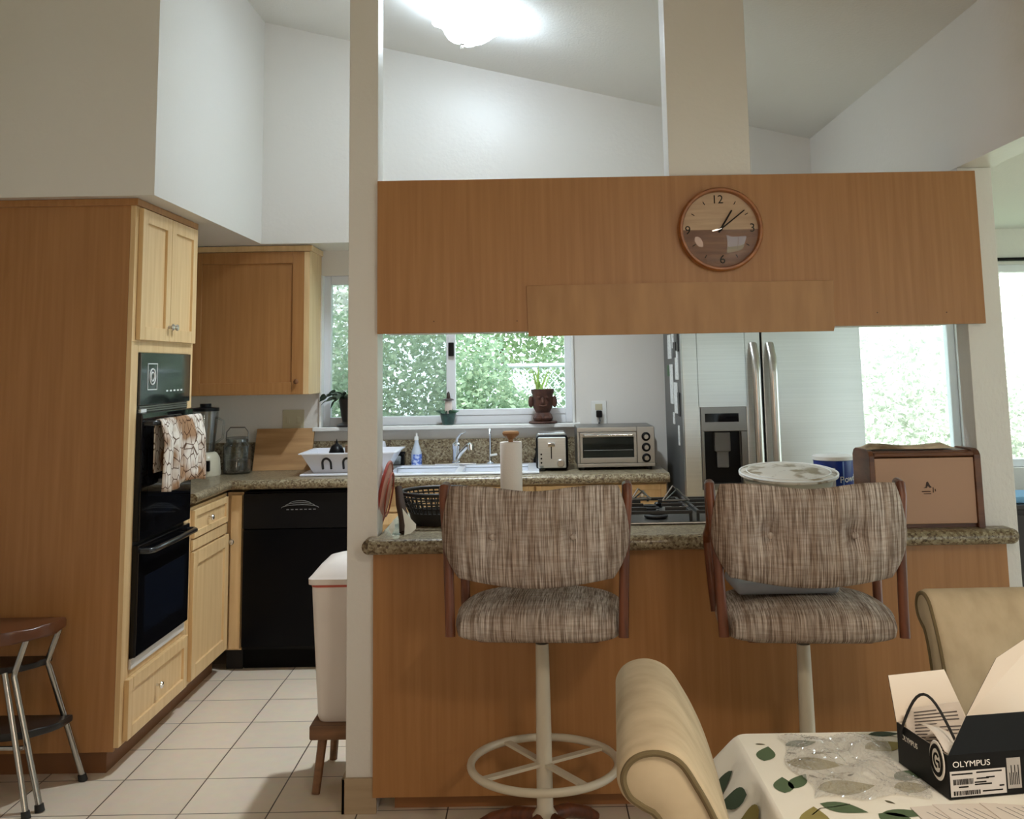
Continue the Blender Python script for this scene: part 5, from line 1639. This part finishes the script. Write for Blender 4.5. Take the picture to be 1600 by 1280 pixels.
# trailing cactus by the post
t = thing('trailing_plant', 'dark trailing cactus in a dark pot on the sill beside the bar post', 'potted plant', (-1.09, 6.03, ZS))
VX, VY = -1.06, 6.03
MB().lathe([(0.001, 0), (0.070, 0), (0.074, 0.01), (0.045, 0.022), (0.040, 0.03), (0.050, 0.07), (0.058, 0.13), (0.062, 0.16), (0.056, 0.16), (0.001, 0.15)], (VX, VY, ZS), 26).build('pot', mat('dark_brown_glaze', lin(36, 28, 26), 0.4), t)
b = MB()
for k in range(34):
    a = random.uniform(0, 2 * PI)
    p = Vector((VX + .03 * math.cos(a), VY + .02 * math.sin(a), ZS + .155))
    d = Vector((math.cos(a), 0.45 * math.sin(a) - .25, random.uniform(0.3, 1.0)))
    for s_i in range(random.choice((2, 3, 4))):
        ln = random.uniform(0.035, 0.05)
        leafmesh(b, p, d, ln, 0.024, 0.004, 4, 0.2)
        p = p + d.normalized() * ln * 0.92
        d = d + Vector((0.25 * math.cos(a), -.03, -0.55))
lo = b.build('stems', mat('dark_cactus_leaf', lin(50, 66, 48), 0.6), t, smooth=80)
lo['kind'] = 'stuff'

# ------------------------------------------------------------------ bin on its little wooden stool, step stool
OAK = mat('dark_oak', lin(136, 96, 64), 0.55, col2=lin(104, 72, 48), nscale=(4, 30, 30))
t = thing('wooden_stool', 'low dark wooden stool carrying the white bin beside the post', 'stool', (-0.70, 4.07, 0))
MB().box(-0.825, -0.575, 3.90, 4.24, 0.182, 0.232, 0.006).build('seat', OAK, t)
for sx, sy in ((-1, -1), (-1, 1), (1, -1), (1, 1)):
    xx, yy = -0.70 + sx * 0.082, 4.07 + sy * 0.13
    MB().tube([(xx, yy, 0.185), (xx + sx * 0.018, yy + sy * 0.035, 0.0)], [0.017, 0.015], 8).build('leg', OAK, t)
t = thing('waste_bin', 'tall white plastic bin with a domed lid on the low stool', 'bin', (-0.70, 4.075, 0.2325))


def rrect(hx, hy, r_, z, cx_=-0.70, cy_=4.075, n=5):
    out = []
    for qx, qy, a0 in ((1, 1, 0), (-1, 1, PI / 2), (-1, -1, PI), (1, -1, 1.5 * PI)):
        for k in range(n + 1):
            a = a0 + PI / 2 * k / n
            out.append((cx_ + qx * (hx - r_) + r_ * math.cos(a), cy_ + qy * (hy - r_) + r_ * math.sin(a), z))
    return out


BINW = mat('white_bin_plastic', lin(226, 216, 208), 0.4)
MB().loops([rrect(0.100, 0.135, .03, 0.2335), rrect(0.106, 0.14, .03, 0.25), rrect(0.126, 0.165, .03, 0.70), rrect(0.126, 0.165, .03, 0.722)]).build('bin_body', BINW, t)
MB().loops([rrect(0.1275, 0.1665, .03, 0.712), rrect(0.1285, 0.1675, .03, 0.722)]).build('red_band', mat('red_band', lin(190, 90, 74), 0.5), t)
MB().loops([rrect(0.137, 0.176, .03, 0.7225), rrect(0.138, 0.177, .03, 0.742), rrect(0.128, 0.167, .035, 0.752), rrect(0.10, 0.14, .05, 0.785), rrect(0.06, 0.09, .05, 0.80)]).build('bin_lid', BINW, t)
t = thing('step_stool', 'brown-seated chrome step stool with two black steps by the tall cabinet', 'step stool', (-1.98, 3.88, 0))
SEATM = mat('brown_vinyl', lin(98, 58, 36), 0.28)
STEPM = mat('black_ribbed_vinyl', (0.014, 0.013, 0.013), 0.3)
CHR2 = mat('worn_chrome', (0.42, 0.41, 0.39), 0.22, 1.0)


def halfround(cx_, yb, hw, dp, n=20):
    return [(cx_ + hw * math.cos(PI * k / n) * -1, yb - dp * math.sin(PI * k / n) ** 0.75) for k in range(n + 1)]


MB().prism(halfround(-1.99, 4.02, 0.222, 0.27), 'z', 0.558, 0.602, 0.012, 3).build('seat', SEATM, t)
MB().prism(halfround(-1.99, 4.02, 0.175, 0.17), 'z', 0.440, 0.462, 0.006, 2).build('step', STEPM, t)
MB().prism(halfround(-1.99, 4.03, 0.255, 0.22), 'z', 0.222, 0.248, 0.006, 2).build('step', STEPM, t)
for sx in (-1, 1):
    def Q(dx, y, z):
        return (-1.99 + sx * dx, y, z)
    lg = MB().tube([Q(0.205, 4.0, 0.56), Q(0.172, 3.985, 0.45), Q(0.178, 3.99, 0.43), Q(0.286, 4.062, 0.018)], 0.0115, 10).build('leg', CHR2, t)
    MB().tube([Q(0.284, 4.061, 0.024), Q(0.289, 4.064, 0.0)], [0.015, 0.017], 12).build('rubber_foot', RUBBER, lg)
    lg = MB().tube([Q(0.155, 3.85, 0.56), Q(0.115, 3.86, 0.45), Q(0.115, 3.855, 0.43), Q(0.252, 3.795, 0.018)], 0.0115, 10).build('leg', CHR2, t)
    MB().tube([Q(0.250, 3.796, 0.024), Q(0.255, 3.794, 0.0)], [0.015, 0.017], 12).build('rubber_foot', RUBBER, lg)
    lg = MB().tube([Q(0.09, 3.835, 0.45), Q(0.20, 3.76, 0.12), Q(0.232, 3.738, 0.018)], 0.0105, 10).build('leg', CHR2, t)
    MB().tube([Q(0.230, 3.739, 0.024), Q(0.236, 3.736, 0.0)], [0.014, 0.016], 12).build('rubber_foot', RUBBER, lg)
MB().tube([(-2.17, 3.79, 0.212), (-1.80, 3.79, 0.212)], 0.008, 8).build('cross_bar', CHR2, t)

# ------------------------------------------------------------------ next room beyond the far post
t = thing('sideboard', 'low dark sideboard under the window beyond the far post', 'sideboard', (2.95, 5.6, 0))
DKW = mat('dark_sideboard_wood', lin(40, 30, 26), 0.4)
MB().box(2.30, 3.6, 5.38, 5.80, 0.06, 0.74, 0.005).build('body', DKW, t)
MB().box(2.28, 3.62, 5.36, 5.82, 0.741, 0.765, 0.004).build('top', DKW, t)
for k in range(3):
    d = MB().box(2.32 + .425 * k, 2.72 + .425 * k, 5.362, 5.38, 0.09, 0.715, 0.003).build('door', DKW, t)
    knob(d, 'Y', 5.362, 2.68 + .425 * k, 0.5)
for xx in (2.34, 3.56):
    MB().box(xx - .03, xx + .03, 5.42, 5.76, 0, 0.06).build('leg', DKW, t)
o = MB().box(2.30, 2.75, 5.40, 5.70, 0.766, 0.80, 0.012, 3).build('folded_cloth', mat('blue_cloth', lin(120, 165, 200), 0.9))
tag(o, 'folded blue cloth on the dark sideboard beyond the far post', 'cloth')

# ------------------------------------------------------------------ the garden outside
struct('ground', MB().box(-12, 16, -12, 22, -0.35, -0.30), mat('lawn', lin(168, 186, 146), 0.95, col2=lin(186, 194, 164), nscale=(4, 4, 4)), 'sunlit lawn outside the windows')


def leafcloud(n, cx_, cy_, cz, rx, ry, rz, size, seed):
    rg = np.random.default_rng(seed)
    d = rg.normal(size=(n, 3))
    d /= np.linalg.norm(d, axis=1)[:, None]
    r_ = rg.random(n) ** 0.4
    lump = 1 + 0.16 * np.sin(d[:, 0] * 7 + seed) * np.sin(d[:, 2] * 6 + seed * 2)
    P = d * (r_ * lump)[:, None] * np.array([rx, ry, rz]) + np.array([cx_, cy_, cz])
    P[:, 2] = np.maximum(P[:, 2], -0.28)
    u = rg.normal(size=(n, 3))
    u[:, 2] *= 0.6
    u /= np.linalg.norm(u, axis=1)[:, None]
    w_ = np.cross(u, rg.normal(size=(n, 3)))
    w_ /= np.linalg.norm(w_, axis=1)[:, None]
    s_ = size * (0.6 + 0.8 * rg.random(n))[:, None]
    V = np.stack([P - u * s_ * .5, P + w_ * s_ * .28, P + u * s_ * .5, P - w_ * s_ * .28], 1).reshape(-1, 3)
    return V


def leafmat(name, c, c2):
    m = mat(name, c, 0.5, col2=c2, nscale=(7, 7, 7), lo=0.42, hi=0.58)
    nt = m.node_tree
    b = nt.nodes['Principled BSDF']
    tr_ = nt.nodes.new('ShaderNodeBsdfTranslucent')
    tr_.inputs[0].default_value = (*[min(1, v * 1.4) for v in c2], 1)
    mx = nt.nodes.new('ShaderNodeMixShader')
    mx.inputs[0].default_value = 0.35
    nt.links.new(b.outputs[0], mx.inputs[1])
    nt.links.new(tr_.outputs[0], mx.inputs[2])
    nt.links.new(mx.outputs[0], nt.nodes['Material Output'].inputs[0])
    return m


LM = [leafmat('leaf_mid_green', lin(96, 124, 92), lin(140, 160, 124)), leafmat('leaf_blue_green', lin(98, 126, 104), lin(156, 176, 150)), leafmat('leaf_glare_pale', lin(138, 152, 128), lin(238, 240, 232)), leafmat('leaf_yellow_green', lin(120, 142, 92), lin(160, 176, 130))]  # palest leaf has overexposed daylight glare put into its colour
BARK = mat('bark', lin(96, 74, 56), 0.9)


def bush(name, label, cx_, cy_, rx, ry, h_, n, size, mi, seed, trunk=False):
    n = int(n * 2.2)
    size *= 0.8
    t = thing(name, label, 'tree' if 'tree' in name else 'bush', (cx_, cy_, -0.3), 0, 'garden greenery behind the windows')
    z0 = 1.2 if trunk else -0.3
    V = leafcloud(n, 0, 0, (h_ + z0) / 2 + 0.3, rx, ry, (h_ - z0) / 2, size, seed)
    me = bpy.data.meshes.new('foliage')
    nf = len(V) // 4
    me.vertices.add(len(V))
    me.vertices.foreach_set('co', V.astype(np.float32).ravel())
    me.loops.add(nf * 4)
    me.loops.foreach_set('vertex_index', np.arange(nf * 4, dtype=np.int32))
    me.polygons.add(nf)
    me.polygons.foreach_set('loop_start', np.arange(0, nf * 4, 4, dtype=np.int32))
    me.update()
    me.materials.append(LM[mi])
    o = bpy.data.objects.new('foliage', me)
    C.objects.link(o)
    o.parent = t
    o['kind'] = 'stuff'
    MB().tube([(0, 0, -0.02), (0.05, 0, h_ * (0.3 if trunk else 0.15)), (-0.05, 0.05, h_ * (0.5 if trunk else 0.3))], [0.07, 0.05, 0.02], 8).build('trunk', BARK, t, False)


bush('garden_bush', 'grey-green bush filling the first pane of the sink window', -1.15, 9.0, 1.05, 0.7, 2.3, 6500, 0.065, 1, 1)
bush('garden_bush', 'pale bush seen between upper cabinet and post', -2.45, 9.6, 0.9, 0.7, 2.9, 7000, 0.09, 2, 2)
bush('garden_bush', 'bluish low bush in the middle of the sink window', -0.42, 8.6, 0.5, 0.45, 1.7, 4500, 0.065, 1, 3)
bush('garden_tree', 'taller green tree behind the sink window', -0.3, 11.5, 2.0, 1.0, 4.3, 7500, 0.09, 0, 4, True)
bush('garden_tree', 'yellow-green tree top right of the sink window', 1.7, 11.0, 1.3, 0.9, 3.9, 5000, 0.09, 3, 5, True)
bush('garden_bush', 'pale sunlit bush beyond the window by the fridge', 3.3, 9.2, 1.1, 0.7, 2.2, 4200, 0.08, 2, 6)
bush('garden_bush', 'green bush beyond the window past the far post', 4.75, 9.4, 0.9, 0.7, 1.8, 3600, 0.08, 2, 7)
bush('garden_tree', 'green tree behind the window by the fridge', 5.1, 12.0, 1.8, 1.0, 4.4, 2200, 0.11, 2, 8, True)
bush('garden_bush', 'leafy bush outside behind the upper cabinet', -4.2, 10.0, 1.2, 0.8, 3.0, 5000, 0.10, 0, 9)
bush('garden_bush', 'grey-green bush right behind the chain-link fence', 0.65, 10.75, 0.95, 0.4, 1.9, 4500, 0.07, 1, 10)
# chain-link fence
t = thing('garden_fence', 'grey chain-link fence with pale top rail outside the sink window', 'fence', (0.9, 9.9, -0.3))
GALV = mat('galvanised', (0.55, 0.60, 0.66), 0.5, 0.3)
MB().tube([(-0.6, 9.9, 1.52), (3.0, 9.9, 1.52)], 0.022, 10).build('top_rail', GALV, t)
for xx in (-0.6, 1.2, 3.0):
    MB().tube([(xx, 9.9, -0.3), (xx, 9.9, 1.55)], 0.028, 10).build('post', GALV, t)
b = MB()
k = -0.6 - 1.7
while k < 3.0:
    for sg in (1, -1):
        xa, xb = (k, k + 1.7) if sg == 1 else (k + 1.7, k)
        za, zb_ = -0.2, 1.5
        # clip to the fence length
        pa, pb_ = [xa, za], [xb, zb_]
        for p, q in ((pa, pb_), (pb_, pa)):
            for lim in (-0.6, 3.0):
                if (lim == -0.6 and p[0] < lim) or (lim == 3.0 and p[0] > lim):
                    f_ = (lim - p[0]) / (q[0] - p[0])
                    p[1] += (q[1] - p[1]) * f_
                    p[0] = lim
        if abs(pa[0] - pb_[0]) > 0.02:
            b.tube([(pa[0], 9.9 + .004 * sg, pa[1]), (pb_[0], 9.9 + .004 * sg, pb_[1])], 0.006, 4)
    k += 0.085
b.build('chain_mesh', GALV, t)
# pale neighbour wall far behind the greenery
o = MB().box(1.9, 11.5, 14.5, 14.8, -0.3, 3.6).build('garden_wall', mat('pale_stucco', (0.75, 0.74, 0.70), 0.9))
o['kind'] = 'structure'
o['label'] = 'pale sunlit garden wall far behind the bushes'
o['category'] = 'wall'
